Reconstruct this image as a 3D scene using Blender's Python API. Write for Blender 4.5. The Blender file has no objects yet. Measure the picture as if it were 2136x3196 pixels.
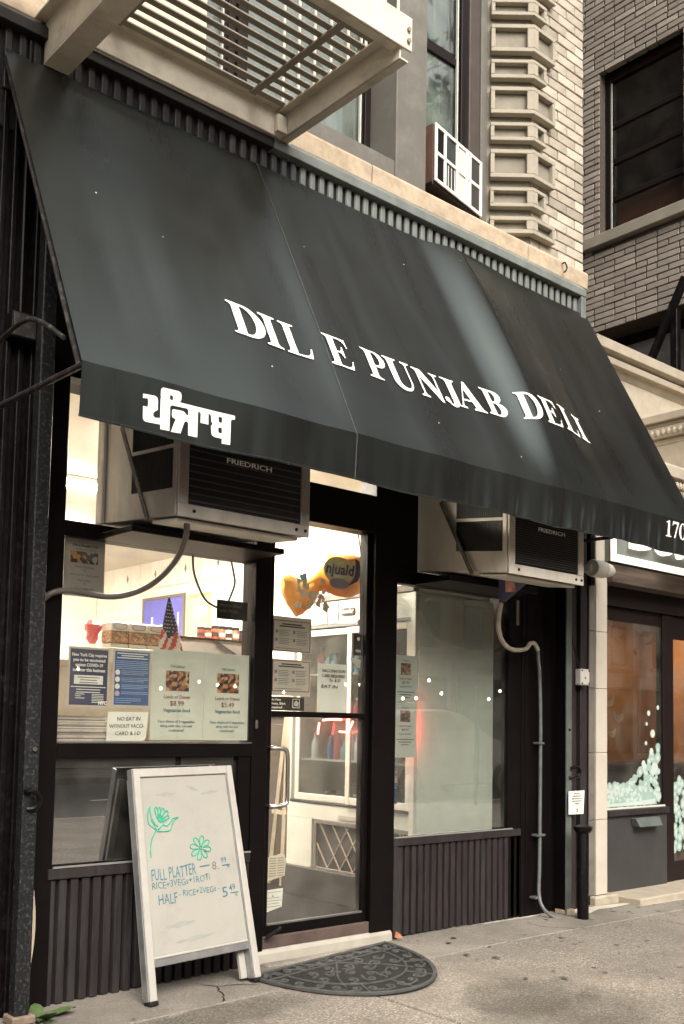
import bpy, bmesh, math, random
from mathutils import Vector, Matrix
random.seed(7)
sc = bpy.context.scene
COL = sc.collection
R = math.radians

# ------------------------------------------------------------------ camera
cam_d = bpy.data.cameras.new("camera")
cam = bpy.data.objects.new("camera", cam_d)
COL.objects.link(cam)
cam_d.sensor_fit = 'VERTICAL'
cam_d.sensor_height = 36.0
cam_d.lens = 36.0 * 3183.0 / 3196.0
cam_d.shift_x = 0.0112
cam_d.shift_y = 0.1338
cam_d.clip_end = 400
right = Vector((0.75776, -0.65225, 0.01915))
down = Vector((0.06219, 0.04298, -0.99714))
fwd = Vector((0.64956, 0.75679, 0.07313))
m = Matrix.Identity(4)
for i in range(3):
    m[i][0] = right[i]; m[i][1] = -down[i]; m[i][2] = -fwd[i]
m[0][3], m[1][3], m[2][3] = -4.532, -4.6, 1.3104
cam.matrix_world = m
sc.camera = cam

# ------------------------------------------------------------------ sky, sun, exposure
SUN_EL, SUN_AZ = R(42), R(-160)          # high, from behind the viewer's left
world = bpy.data.worlds.new("World"); sc.world = world
world.use_nodes = True
wn = world.node_tree.nodes; wl = world.node_tree.links
bg = wn["Background"]
sky = wn.new("ShaderNodeTexSky"); sky.sky_type = 'NISHITA'
sky.sun_disc = False
sky.sun_elevation = SUN_EL; sky.sun_rotation = SUN_AZ
sky.air_density = 1.0; sky.dust_density = 8.0; sky.ozone_density = 0.6
hs = wn.new("ShaderNodeHueSaturation"); hs.inputs["Saturation"].default_value = 0.25
wl.new(sky.outputs[0], hs.inputs["Color"]); wl.new(hs.outputs[0], bg.inputs["Color"])
bg.inputs["Strength"].default_value = 0.15
sun_d = bpy.data.lights.new("sun", 'SUN')
sun_d.energy = 0.5; sun_d.angle = R(40); sun_d.color = (1.0, 0.93, 0.82)
sun = bpy.data.objects.new("sun", sun_d); COL.objects.link(sun)
sv = Vector((math.sin(SUN_AZ) * math.cos(SUN_EL), math.cos(SUN_AZ) * math.cos(SUN_EL), math.sin(SUN_EL)))
sun.rotation_euler = sv.to_track_quat('Z', 'Y').to_euler()
sun.location = (-6, -9, 14)
vs = sc.view_settings
vs.view_transform = 'Standard'; vs.look = 'None'; vs.gamma = 1.0; vs.use_curve_mapping = False
vs.exposure = 0.92
vs.use_white_balance = True
vs.white_balance_temperature = 6700; vs.white_balance_tint = 11
sc.cycles.max_bounces = 5; sc.cycles.diffuse_bounces = 3; sc.cycles.glossy_bounces = 2; sc.cycles.transparent_max_bounces = 10
sc.cycles.caustics_reflective = False; sc.cycles.caustics_refractive = False
sc.cycles.sample_clamp_indirect = 4.0

# ------------------------------------------------------------------ materials
MATS = {}
def mat(name, col, rough=0.6, var=0.18, scale=9.0, bump=0.0, bscale=60.0, metal=0.0, spec=0.4, coat=0.0,
        stain=None, stain_scale=3.0, stain_amt=0.35, stretch=None):
    """procedural paint/stone/metal: two-octave tone variation, fine relief, optional stains"""
    if name in MATS: return MATS[name]
    m = bpy.data.materials.new(name); m.use_nodes = True
    nt = m.node_tree; n = nt.nodes; l = nt.links
    b = n["Principled BSDF"]
    tc = n.new("ShaderNodeTexCoord")
    src = tc.outputs["Object"]
    if stretch:
        mp = n.new("ShaderNodeMapping"); mp.inputs["Scale"].default_value = stretch
        l.new(src, mp.inputs["Vector"]); src = mp.outputs[0]
    ns = n.new("ShaderNodeTexNoise"); ns.inputs["Scale"].default_value = scale; ns.inputs["Detail"].default_value = 6
    ns.inputs["Roughness"].default_value = 0.65
    l.new(src, ns.inputs["Vector"])
    cr = n.new("ShaderNodeValToRGB")
    lo = [max(0, c * (1 - var)) for c in col]; hi = [min(1, c * (1 + var)) for c in col]
    cr.color_ramp.elements[0].position = 0.3; cr.color_ramp.elements[1].position = 0.7
    cr.color_ramp.elements[0].color = (*lo, 1); cr.color_ramp.elements[1].color = (*hi, 1)
    l.new(ns.outputs["Fac"], cr.inputs["Fac"])
    out = cr.outputs[0]
    if stain:
        n2 = n.new("ShaderNodeTexNoise"); n2.inputs["Scale"].default_value = stain_scale; n2.inputs["Detail"].default_value = 8
        n2.inputs["Roughness"].default_value = 0.7
        l.new(src, n2.inputs["Vector"])
        r2 = n.new("ShaderNodeMapRange"); r2.inputs[1].default_value = 0.52; r2.inputs[2].default_value = 0.72
        r2.inputs[3].default_value = 0.0; r2.inputs[4].default_value = stain_amt
        l.new(n2.outputs["Fac"], r2.inputs[0])
        mx = n.new("ShaderNodeMix"); mx.data_type = 'RGBA'
        l.new(r2.outputs[0], mx.inputs[0]); l.new(out, mx.inputs[6]); mx.inputs[7].default_value = (*stain, 1)
        out = mx.outputs[2]
    l.new(out, b.inputs["Base Color"])
    b.inputs["Roughness"].default_value = rough; b.inputs["Metallic"].default_value = metal
    b.inputs["Specular IOR Level"].default_value = spec
    if coat: b.inputs["Coat Weight"].default_value = coat; b.inputs["Coat Roughness"].default_value = 0.2
    if bump:
        nb = n.new("ShaderNodeTexNoise"); nb.inputs["Scale"].default_value = bscale; nb.inputs["Detail"].default_value = 5
        l.new(src, nb.inputs["Vector"])
        bp = n.new("ShaderNodeBump"); bp.inputs["Strength"].default_value = bump; bp.inputs["Distance"].default_value = 0.004
        l.new(nb.outputs["Fac"], bp.inputs["Height"]); l.new(bp.outputs[0], b.inputs["Normal"])
    MATS[name] = m
    return m

def emit(name, col, strength):
    if name in MATS: return MATS[name]
    m = bpy.data.materials.new(name); m.use_nodes = True
    b = m.node_tree.nodes["Principled BSDF"]
    b.inputs["Base Color"].default_value = (*col, 1)
    b.inputs["Emission Color"].default_value = (*col, 1); b.inputs["Emission Strength"].default_value = strength
    MATS[name] = m; return m

def glass(name, tint=(1, 1, 1), refl=1.0, rough=0.0, dirt=0.05, dirt_col=(0.5, 0.48, 0.42)):
    """thin window glass: see-through mixed with a Fresnel mirror and a little dust"""
    if name in MATS: return MATS[name]
    m = bpy.data.materials.new(name); m.use_nodes = True
    nt = m.node_tree; n = nt.nodes; l = nt.links
    n.remove(n["Principled BSDF"])
    o = n["Material Output"]
    tr = n.new("ShaderNodeBsdfTransparent"); tr.inputs[0].default_value = (*tint, 1)
    gl = n.new("ShaderNodeBsdfGlossy"); gl.inputs["Roughness"].default_value = rough
    fr = n.new("ShaderNodeFresnel"); fr.inputs["IOR"].default_value = 1.5
    ge = n.new("ShaderNodeNewGeometry"); io = n.new("ShaderNodeMath"); io.operation = 'MULTIPLY_ADD'
    io.inputs[1].default_value = 1 / 1.5 - 1.5; io.inputs[2].default_value = 1.5      # same reflectance from both sides of the sheet
    l.new(ge.outputs["Backfacing"], io.inputs[0]); l.new(io.outputs[0], fr.inputs["IOR"])
    mu = n.new("ShaderNodeMath"); mu.operation = 'MULTIPLY'; mu.inputs[1].default_value = 1.0 * refl
    mu.use_clamp = True
    l.new(fr.outputs[0], mu.inputs[0])
    a = n.new("ShaderNodeMixShader"); l.new(mu.outputs[0], a.inputs[0]); l.new(tr.outputs[0], a.inputs[1]); l.new(gl.outputs[0], a.inputs[2])
    df = n.new("ShaderNodeBsdfDiffuse"); df.inputs[0].default_value = (*dirt_col, 1)
    tc = n.new("ShaderNodeTexCoord"); ns = n.new("ShaderNodeTexNoise"); ns.inputs["Scale"].default_value = 5
    ns.inputs["Detail"].default_value = 8; l.new(tc.outputs["Object"], ns.inputs["Vector"])
    mr = n.new("ShaderNodeMapRange"); mr.inputs[1].default_value = 0.4; mr.inputs[2].default_value = 0.8
    mr.inputs[3].default_value = dirt * 0.3; mr.inputs[4].default_value = dirt * 2
    l.new(ns.outputs["Fac"], mr.inputs[0])
    c = n.new("ShaderNodeMixShader"); l.new(mr.outputs[0], c.inputs[0]); l.new(a.outputs[0], c.inputs[1]); l.new(df.outputs[0], c.inputs[2])
    l.new(c.outputs[0], o.inputs[0])
    MATS[name] = m; return m

def ramp_mat(name, cols, scale=25.0, rough=0.5, vor=True):
    """patchwork of colours (printed food photographs, snack mixes)"""
    if name in MATS: return MATS[name]
    m = bpy.data.materials.new(name); m.use_nodes = True
    nt = m.node_tree; n = nt.nodes; l = nt.links
    b = n["Principled BSDF"]; b.inputs["Roughness"].default_value = rough
    tc = n.new("ShaderNodeTexCoord")
    v = n.new("ShaderNodeTexVoronoi" if vor else "ShaderNodeTexNoise"); v.inputs["Scale"].default_value = scale
    l.new(tc.outputs["Object"], v.inputs["Vector"])
    sx = n.new("ShaderNodeSeparateColor")
    l.new(v.outputs["Color"], sx.inputs[0])
    cr = n.new("ShaderNodeValToRGB"); cr.color_ramp.interpolation = 'CONSTANT'
    e = cr.color_ramp.elements
    e[0].color = (*cols[0], 1); e[1].position = 1.0 / len(cols); e[1].color = (*cols[1], 1)
    for i in range(2, len(cols)):
        q = e.new(i / len(cols)); q.color = (*cols[i], 1)
    l.new(sx.outputs[0], cr.inputs[0]); l.new(cr.outputs[0], b.inputs["Base Color"])
    MATS[name] = m; return m

black = mat("black painted aluminium", (0.0045, 0.0032, 0.003), 0.42, 0.3, 6, 0.15, 90, spec=0.14)
blackwood = mat("black painted boards", (0.026, 0.021, 0.021), 0.5, 0.45, 7, 0.5, 40, spec=0.3, stain=(0.060, 0.066, 0.066), stain_scale=2.2, stretch=(3, 3, .5))
blackmetal = mat("worn black steel", (0.003, 0.0022, 0.0022), 0.42, 0.4, 14, 0.4, 70, spec=0.2, stain=(0.03, 0.028, 0.026), stain_scale=22, stain_amt=.5)
railgrey = mat("grey green steel rail", (0.10, 0.115, 0.105), 0.45, 0.25, 9, 0.3, 60, stain=(0.05, 0.05, 0.05), stain_scale=8)
fascia_m = mat("grey green painted metal", (0.17, 0.19, 0.175), 0.5, 0.2, 8, 0.2, 60, stain=(0.07, 0.07, 0.065), stain_scale=6, stain_amt=.5)
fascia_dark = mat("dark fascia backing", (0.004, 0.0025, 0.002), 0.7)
stoneband_m = mat("tan stone", (0.46, 0.37, 0.26), 0.85, 0.22, 10, 0.6, 45, stain=(0.30, 0.17, 0.10), stain_scale=4, stain_amt=.5)
quoin_m = mat("grey tan cast stone", (0.255, 0.23, 0.18), 0.85, 0.15, 6, 0.4, 60, stain=(0.19, 0.165, 0.12), stain_scale=5, stain_amt=.45)
mortar_m = mat("dark mortar", (0.075, 0.060, 0.047), 0.95, 0.3, 30, 0.5, 90)
mortar2_m = mat("brown mortar", (0.085, 0.069, 0.056), 0.95, 0.3, 30, 0.5, 90)
brick_ms = [mat("tan brick %d" % i, c, 0.85, 0.16, 18, 0.5, 70, stain=(0.17, 0.14, 0.10), stain_scale=9, stain_amt=.5)
            for i, c in enumerate([(0.45, 0.40, 0.32), (0.39, 0.345, 0.275), (0.50, 0.45, 0.365), (0.32, 0.285, 0.225)])]
nbrick_ms = [mat("brown brick %d" % i, c, 0.9, 0.15, 18, 0.5, 70)
             for i, c in enumerate([(0.26, 0.23, 0.19), (0.29, 0.255, 0.21), (0.24, 0.205, 0.17), (0.36, 0.32, 0.265)])]
pier_m = mat("grey painted pier", (0.135, 0.127, 0.108), 0.6, 0.08, 5, 0.15, 40, stain=(0.32, 0.31, 0.27), stain_scale=3, stain_amt=.3)
sash_m = mat("brown black window sash", (0.012, 0.007, 0.006), 0.4, 0.2, spec=.2)
sash_pale = mat("pale window bead", (0.55, 0.58, 0.52), 0.5, 0.1)
creampaint = mat("cream weathered paint", (0.62, 0.56, 0.43), 0.55, 0.1, 8, 0.25, 50, stain=(0.33, 0.27, 0.19), stain_scale=5, stain_amt=.4)
creamwall = mat("cream painted wall", (0.66, 0.58, 0.43), 0.7, 0.06, 5)
escape_m = mat("cream fire escape paint", (0.66, 0.61, 0.50), 0.5, 0.1, 8, 0.3, 50, stain=(0.20, 0.15, 0.11), stain_scale=6, stain_amt=.45)
slat_m = mat("dull slat paint", (0.30, 0.265, 0.21), 0.6, 0.12, 8, 0.3, 50)  # backlit darkness of the slats is put into this paint
whiteplastic = mat("off white plastic", (0.62, 0.60, 0.53), 0.45, 0.06)
metal_ac = mat("dull galvanised case", (0.30, 0.27, 0.235), 0.45, 0.2, 7, 0.25, 50, metal=0.25, stain=(0.12, 0.09, 0.07), stain_scale=4, stain_amt=.6, stretch=(1, 1, .4))
metal_ac2 = mat("cream appliance case", (0.56, 0.52, 0.44), 0.5, 0.1, 7, 0.2, 50, stain=(0.24, 0.19, 0.14), stain_scale=5, stain_amt=.4, stretch=(1, 1, .4))
darkgrille = mat("dark grille", (0.004, 0.003, 0.003), 0.6, 0.2)
letter_m = mat("cream lettering", (0.86, 0.83, 0.74), 0.6, 0.03, 5)
paper_m = mat("white paper", (0.74, 0.75, 0.67), 0.7, 0.04, 3)
paper_grey = mat("grey laminated paper", (0.40, 0.375, 0.33), 0.5, 0.08, 4)
paper_tan = mat("tan laminated paper", (0.50, 0.465, 0.39), 0.5, 0.05, 4)
ink = mat("black ink", (0.02, 0.02, 0.022), 0.6, 0.0)
ink_grey = mat("grey ink", (0.17, 0.16, 0.15), 0.6, 0.0)
ink_red = mat("maroon ink", (0.20, 0.045, 0.05), 0.6, 0.0)
ink_teal = mat("teal ink", (0.08, 0.17, 0.20), 0.6, 0.0)
ink_green = mat("green marker", (0.045, 0.36, 0.23), 0.6, 0.25, 30)
ink_blue = mat("blue grey marker", (0.06, 0.17, 0.20), 0.6, 0.25, 30)
navy = mat("navy print", (0.028, 0.033, 0.085), 0.5, 0.1)
blueprint = mat("blue print", (0.035, 0.085, 0.23), 0.5, 0.15)
food_m = ramp_mat("printed food", [(0.02, 0.01, 0.01), (0.30, 0.09, 0.03), (0.42, 0.2, 0.08), (0.05, 0.02, 0.015), (0.5, 0.32, 0.16), (0.14, 0.05, 0.03)], 55)
food2_m = ramp_mat("printed snacks", [(0.5, 0.18, 0.03), (0.45, 0.2, 0.05), (0.06, 0.03, 0.02), (0.5, 0.26, 0.08)], 40)
food3_m = ramp_mat("printed grey dish", [(0.05, 0.035, 0.03), (0.08, 0.06, 0.05), (0.4, 0.37, 0.32), (0.03, 0.02, 0.02)], 45)
glass_m = glass("window glass", (0.97, 0.97, 0.95), 1.0)
glass_dark = glass("grey window glass", (0.80, 0.82, 0.80), 1.5, dirt=0.012)
glass_up = glass("upstairs window glass", (0.7, 0.75, 0.72), 2.6, 0.02, dirt=0.16, dirt_col=(0.42, 0.46, 0.42))
rubber = mat("black rubber", (0.014, 0.013, 0.012), 0.55, 0.3, 20, 0.4, 90, spec=.25)
rubber_dusty = mat("dusty grey rubber", (0.058, 0.058, 0.054), 0.75, 0.35, 14, 0.4, 90)
chrome = mat("brushed steel", (0.62, 0.60, 0.56), 0.25, 0.1, 10, metal=1.0)

# ------------------------------------------------------------------ mesh helpers
class MB:
    def __init__(s): s.v = []; s.f = []
    def quad(s, a, b, c, d): i = len(s.v); s.v += [a, b, c, d]; s.f.append((i, i + 1, i + 2, i + 3)); return s
    def poly(s, pts): i = len(s.v); s.v += list(pts); s.f.append(tuple(range(i, i + len(pts)))); return s
    def box(s, x0, x1, y0, y1, z0, z1):
        return s.hexa([(x0, y0, z0), (x1, y0, z0), (x1, y1, z0), (x0, y1, z0), (x0, y0, z1), (x1, y0, z1), (x1, y1, z1), (x0, y1, z1)])
    def hexa(s, p):
        i = len(s.v); s.v += [tuple(q) for q in p]
        for f in ((0, 3, 2, 1), (4, 5, 6, 7), (0, 1, 5, 4), (1, 2, 6, 5), (2, 3, 7, 6), (3, 0, 4, 7)):
            s.f.append(tuple(i + k for k in f))
        return s
    def prism(s, pts, off):
        """polygon extruded by the vector off"""
        n = len(pts); i = len(s.v); o = Vector(off)
        s.v += [tuple(p) for p in pts] + [tuple(Vector(p) + o) for p in pts]
        s.f.append(tuple(range(i + n - 1, i - 1, -1))); s.f.append(tuple(range(i + n, i + 2 * n)))
        for k in range(n): s.f.append((i + k, i + (k + 1) % n, i + n + (k + 1) % n, i + n + k))
        return s
    def bar(s, a, b, w, h, up=(0, 0, 1)):
        a = Vector(a); b = Vector(b); d = (b - a).normalized(); u = Vector(up)
        sd = d.cross(u).normalized(); u = sd.cross(d).normalized()
        P = []
        for q in (a, b):
            for (i, j) in ((-1, -1), (1, -1), (1, 1), (-1, 1)): P.append(q + sd * (w / 2 * i) + u * (h / 2 * j))
        i = len(s.v); s.v += [tuple(p) for p in P]
        for f in ((0, 1, 2, 3), (7, 6, 5, 4), (0, 4, 5, 1), (1, 5, 6, 2), (2, 6, 7, 3), (3, 7, 4, 0)): s.f.append(tuple(i + k for k in f))
        return s
    def tube(s, pts, r, n=10, smooth=True):
        pts = [Vector(p) for p in pts]
        if smooth and len(pts) > 2: pts = spline(pts)
        rs = r if isinstance(r, list) else [r] * len(pts)
        if len(rs) != len(pts): rs = [rs[0] + (rs[-1] - rs[0]) * k / (len(pts) - 1) for k in range(len(pts))]
        i0 = len(s.v); u = None
        for k, p in enumerate(pts):
            d = (pts[min(k + 1, len(pts) - 1)] - pts[max(k - 1, 0)]).normalized()
            if u is None:
                u = d.cross(Vector((0.31, 0.22, 0.92))).normalized()
            u = (u - d * u.dot(d)).normalized(); w = d.cross(u)
            for q in range(n):
                t = 2 * math.pi * q / n
                s.v.append(tuple(p + (u * math.cos(t) + w * math.sin(t)) * rs[k]))
        for k in range(len(pts) - 1):
            for q in range(n):
                a = i0 + k * n + q; b = i0 + k * n + (q + 1) % n
                s.f.append((a, b, b + n, a + n))
        s.f.append(tuple(range(i0 + n - 1, i0 - 1, -1))); e = i0 + (len(pts) - 1) * n; s.f.append(tuple(range(e, e + n)))
        return s
    def lathe(s, prof, c, n=20, axis='z'):
        """prof: [(radius, height)], c: centre of the base"""
        i0 = len(s.v)
        for (r, h) in prof:
            for q in range(n):
                t = 2 * math.pi * q / n; a, b = r * math.cos(t), r * math.sin(t)
                p = {'z': (a, b, h), 'y': (a, h, b), 'x': (h, a, b)}[axis]
                s.v.append((c[0] + p[0], c[1] + p[1], c[2] + p[2]))
        for k in range(len(prof) - 1):
            for q in range(n):
                a = i0 + k * n + q; b = i0 + k * n + (q + 1) % n
                s.f.append((a, b, b + n, a + n))
        s.f.append(tuple(range(i0, i0 + n))); e = i0 + (len(prof) - 1) * n; s.f.append(tuple(range(e, e + n)))
        return s
    def disc(s, c, r, n=14, nrm='y'):
        P = []
        for q in range(n):
            t = 2 * math.pi * q / n; a, b = r * math.cos(t), r * math.sin(t)
            P.append({'y': (c[0] + a, c[1], c[2] + b), 'z': (c[0] + a, c[1] + b, c[2]), 'x': (c[0], c[1] + a, c[2] + b)}[nrm])
        return s.poly(P)
    def build(s, name, material, parent=None, bevel=0.0, smooth=False, label=None):
        off = origin(parent)
        me = bpy.data.meshes.new(name)
        me.from_pydata([(v[0] - off[0], v[1] - off[1], v[2] - off[2]) for v in s.v], [], s.f)
        bm = bmesh.new(); bm.from_mesh(me)
        bmesh.ops.recalc_face_normals(bm, faces=bm.faces)
        if bevel:
            ed = [e for e in bm.edges if len(e.link_faces) == 2 and e.calc_face_angle(0) > 0.6]
            bmesh.ops.bevel(bm, geom=ed, offset=bevel, segments=1, affect='EDGES', clamp_overlap=True)
        bm.to_mesh(me); bm.free()
        if smooth:
            for p in me.polygons: p.use_smooth = True
            try: me.set_sharp_from_angle(angle=R(38))
            except Exception: pass
        me.materials.append(material)
        o = bpy.data.objects.new(name, me); COL.objects.link(o)
        if parent is not None: o.parent = parent
        if label: o["label"] = label
        return o

def origin(p):
    t = Vector((0, 0, 0))
    while p is not None: t += p.location; p = p.parent
    return t

def spline(pts, sub=6):
    out = []; n = len(pts)
    for i in range(n - 1):
        p0 = pts[max(i - 1, 0)]; p1 = pts[i]; p2 = pts[i + 1]; p3 = pts[min(i + 2, n - 1)]
        for k in range(sub):
            t = k / sub
            out.append(0.5 * ((2 * p1) + (p2 - p0) * t + (2 * p0 - 5 * p1 + 4 * p2 - p3) * t * t + (3 * p1 - p0 - 3 * p2 + p3) * t ** 3))
    out.append(pts[-1]); return out

def tag(o, label, cat, group=None, kind=None):
    o["label"] = label; o["category"] = cat
    if group: o["group"] = group
    if kind: o["kind"] = kind
    return o
def thing(name, loc, label, cat, group=None):
    o = bpy.data.objects.new(name, None); o.empty_display_size = 0.1
    COL.objects.link(o); o.location = loc
    return tag(o, label, cat, group)
def struct(o): o["kind"] = "structure"; return o
def child(name, mesh, parent, loc, rot=None):
    """another copy of a shared mesh, at a world position, as a part of parent"""
    o = bpy.data.objects.new(name, mesh); COL.objects.link(o)
    o.parent = parent; o.location = Vector(loc) - origin(parent)
    if rot: o.rotation_euler = rot
    return o
def meshdata(mb, material, bevel=0.0):
    o = mb.build("tmp", material, None, bevel); me = o.data
    bpy.data.objects.remove(o); return me

def curve_mesh(cu):
    o = bpy.data.objects.new("tmpc", cu)
    me = bpy.data.meshes.new_from_object(o)
    bpy.data.objects.remove(o); bpy.data.curves.remove(cu)
    return me
FACE_STREET = Matrix(((1, 0, 0, 0), (0, 0, -1, 0), (0, 1, 0, 0), (0, 0, 0, 1)))   # text plane -> facade facing -y
FACE_WEST = Matrix(((0, 0, -1, 0), (-1, 0, 0, 0), (0, 1, 0, 0), (0, 0, 0, 1)))      # text plane -> facing -x
def place_mesh(name, me, M, material, parent):
    me.transform(M); off = origin(parent)
    me.transform(Matrix.Translation(-off))
    me.materials.clear(); me.materials.append(material); me.name = name
    o = bpy.data.objects.new(name, me); COL.objects.link(o); o.parent = parent
    return o
def text(body, size, pos, material, parent, name="lettering", face=FACE_STREET, align='CENTER', ext=0.0004, bold=0.0, width=None, shear=0.0, rot=0.0, space=1.0, res=2):
    cu = bpy.data.curves.new("t", 'FONT'); cu.body = body; cu.size = size; cu.align_x = align; cu.align_y = 'TOP_BASELINE'
    cu.extrude = ext; cu.offset = bold * size; cu.shear = shear; cu.space_character = space; cu.resolution_u = res
    me = curve_mesh(cu)
    if width and me.vertices:
        xs = [v.co.x for v in me.vertices]; w = max(xs) - min(xs)
        if w > 0: me.transform(Matrix.Diagonal((width / w, 1, 1, 1)))
    M = Matrix.Translation(pos) @ face @ Matrix.Rotation(rot, 4, 'Z')
    return place_mesh(name, me, M, material, parent)
def shape(contours, M, material, parent, name, ext=0.002):
    """flat filled outline (holes cut out) given as 2-D contours"""
    cu = bpy.data.curves.new("s", 'CURVE'); cu.dimensions = '2D'; cu.fill_mode = 'BOTH'; cu.extrude = ext
    for c in contours:
        sp = cu.splines.new('POLY'); sp.points.add(len(c) - 1); sp.use_cyclic_u = True
        for k, p in enumerate(c): sp.points[k].co = (p[0], p[1], 0, 1)
    return place_mesh(name, curve_mesh(cu), M, material, parent)
def stroke(pts, r, material, parent, name, plane_y=None, closed=False):
    """a drawn marker line: thin flattened tube through 3-D points"""
    mb = MB(); P = [Vector(p) for p in pts]
    mb.tube(P, r, 5); return mb.build(name, material, parent)

# ================================================================== THE SETTING
def gz(x, y):
    """height of the pavement: it falls a little to the left and to the kerb"""
    return (0.021 * min(x, 0.0) if x > -4 else -0.084) - 0.006 * max(x, 0) + 0.012 * min(y, 0)

def pavement_mat(name, base, speck, amount, smooth):
    m = bpy.data.materials.new(name); m.use_nodes = True
    nt = m.node_tree; n = nt.nodes; l = nt.links; b = n["Principled BSDF"]
    tc = n.new("ShaderNodeTexCoord"); src = tc.outputs["Object"]
    big = n.new("ShaderNodeTexNoise"); big.inputs["Scale"].default_value = 1.3; big.inputs["Detail"].default_value = 9; big.inputs["Roughness"].default_value = .62
    l.new(src, big.inputs["Vector"])
    r1 = n.new("ShaderNodeValToRGB"); r1.color_ramp.elements[0].position = .32; r1.color_ramp.elements[1].position = .66
    r1.color_ramp.elements[0].color = (*[c * .52 for c in base], 1); r1.color_ramp.elements[1].color = (*[min(1, c * 1.18) for c in base], 1)
    l.new(big.outputs["Fac"], r1.inputs[0])
    vo = n.new("ShaderNodeTexVoronoi"); vo.inputs["Scale"].default_value = 130; l.new(src, vo.inputs["Vector"])
    sp = n.new("ShaderNodeSeparateColor"); l.new(vo.outputs["Color"], sp.inputs[0])
    r2 = n.new("ShaderNodeValToRGB"); e = r2.color_ramp.elements
    e[0].position = 0.0; e[0].color = (*[c * .25 for c in base], 1); e[1].position = 1.0; e[1].color = (*speck, 1)
    q = e.new(.45); q.color = (*[c * .8 for c in base], 1); q = e.new(.8); q.color = (*[min(1, c * 1.25) for c in base], 1)
    l.new(sp.outputs[0], r2.inputs[0])
    nz = n.new("ShaderNodeTexNoise"); nz.inputs["Scale"].default_value = 2.5; nz.inputs["Detail"].default_value = 4; l.new(src, nz.inputs["Vector"])
    mr = n.new("ShaderNodeMapRange"); mr.inputs[1].default_value = .35; mr.inputs[2].default_value = .65; mr.inputs[3].default_value = amount * .5; mr.inputs[4].default_value = amount
    l.new(nz.outputs["Fac"], mr.inputs[0])
    mx = n.new("ShaderNodeMix"); mx.data_type = 'RGBA'
    l.new(mr.outputs[0], mx.inputs[0]); l.new(r1.outputs[0], mx.inputs[6]); l.new(r2.outputs[0], mx.inputs[7])
    out = mx.outputs[2]
    # dark spill marks with outlines of their own
    for (cx, cy, rx, ry, amt) in ((-.36, -1.30, .42, .30, .5), (-.50, -1.62, .60, .34, .4), (-1.7, -.62, .5, .16, .5), (.9, -1.9, .4, .3, .35)):
        mp = n.new("ShaderNodeMapping"); mp.vector_type = 'POINT'
        mp.inputs["Location"].default_value = (-cx / rx, -cy / ry, 0); mp.inputs["Scale"].default_value = (1 / rx, 1 / ry, 0)
        l.new(src, mp.inputs["Vector"])
        nw = n.new("ShaderNodeTexNoise"); nw.inputs["Scale"].default_value = 6; nw.inputs["Detail"].default_value = 6; l.new(src, nw.inputs["Vector"])
        ln = n.new("ShaderNodeVectorMath"); ln.operation = 'LENGTH'; l.new(mp.outputs[0], ln.inputs[0])
        ad = n.new("ShaderNodeMath"); ad.operation = 'ADD'; l.new(ln.outputs["Value"], ad.inputs[0])
        mu = n.new("ShaderNodeMath"); mu.operation = 'MULTIPLY_ADD'; mu.inputs[1].default_value = 1.2; mu.inputs[2].default_value = -.6
        l.new(nw.outputs["Fac"], mu.inputs[0]); l.new(mu.outputs[0], ad.inputs[1])
        ms = n.new("ShaderNodeMapRange"); ms.inputs[1].default_value = .75; ms.inputs[2].default_value = 1.15; ms.inputs[3].default_value = amt; ms.inputs[4].default_value = 0
        l.new(ad.outputs[0], ms.inputs[0])
        m2 = n.new("ShaderNodeMix"); m2.data_type = 'RGBA'; m2.blend_type = 'MULTIPLY'
        l.new(ms.outputs[0], m2.inputs[0]); l.new(out, m2.inputs[6]); m2.inputs[7].default_value = (.30, .32, .30, 1)
        out = m2.outputs[2]
    l.new(out, b.inputs["Base Color"]); b.inputs["Roughness"].default_value = .78; b.inputs["Specular IOR Level"].default_value = .3
    bp = n.new("ShaderNodeBump"); bp.inputs["Strength"].default_value = .55 if not smooth else .3; bp.inputs["Distance"].default_value = .004
    ad2 = n.new("ShaderNodeMath"); ad2.operation = 'MULTIPLY_ADD'; ad2.inputs[1].default_value = amount; l.new(sp.outputs[1], ad2.inputs[0])
    nb = n.new("ShaderNodeTexNoise"); nb.inputs["Scale"].default_value = 60; nb.inputs["Detail"].default_value = 6; l.new(src, nb.inputs["Vector"])
    l.new(nb.outputs["Fac"], ad2.inputs[2]); l.new(ad2.outputs[0], bp.inputs["Height"]); l.new(bp.outputs[0], b.inputs["Normal"])
    return m
slab_m = pavement_mat("exposed aggregate paving", (0.245, 0.216, 0.180), (0.52, 0.475, 0.40), .6, False)
strip_m = pavement_mat("trowelled concrete", (0.24, 0.218, 0.182), (0.42, 0.38, 0.32), .35, True)
asphalt = mat("asphalt", (0.105, 0.098, 0.09), .85, .3, 20, .6, 120)
MB().quad((-150, -150, -.32), (150, -150, -.32), (150, 150, -.32), (-150, 150, -.32)).build("ground", asphalt)["kind"] = "structure"
MB().quad((-60, -18.2, -.27), (60, -18.2, -.27), (60, -9.1, -.27), (-60, -9.1, -.27)).build("road", asphalt)["kind"] = "structure"
rd = bpy.data.objects["road"]
for k in range(-4, 8):
    MB().quad((k * 5, -13.6, -.266), (k * 5 + 2.6, -13.6, -.266), (k * 5 + 2.6, -13.48, -.266), (k * 5, -13.48, -.266)).build("lane_dash", letter_m, rd)
sw = MB().box(-14, 26, -8.95, 6.5, -.30, -.165).build("sidewalk", mortar_m); struct(sw)
xs = [-14, -10, -7.0, -5.5, -4.0, -2.45, -.965, .52, 2.0, 3.5, 5.0, 6.5, 8.0, 9.5, 11, 13, 16, 20, 26]
ys = [-8.95, -7.2, -5.4, -3.6, -2.02, -.47, .06]
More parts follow.
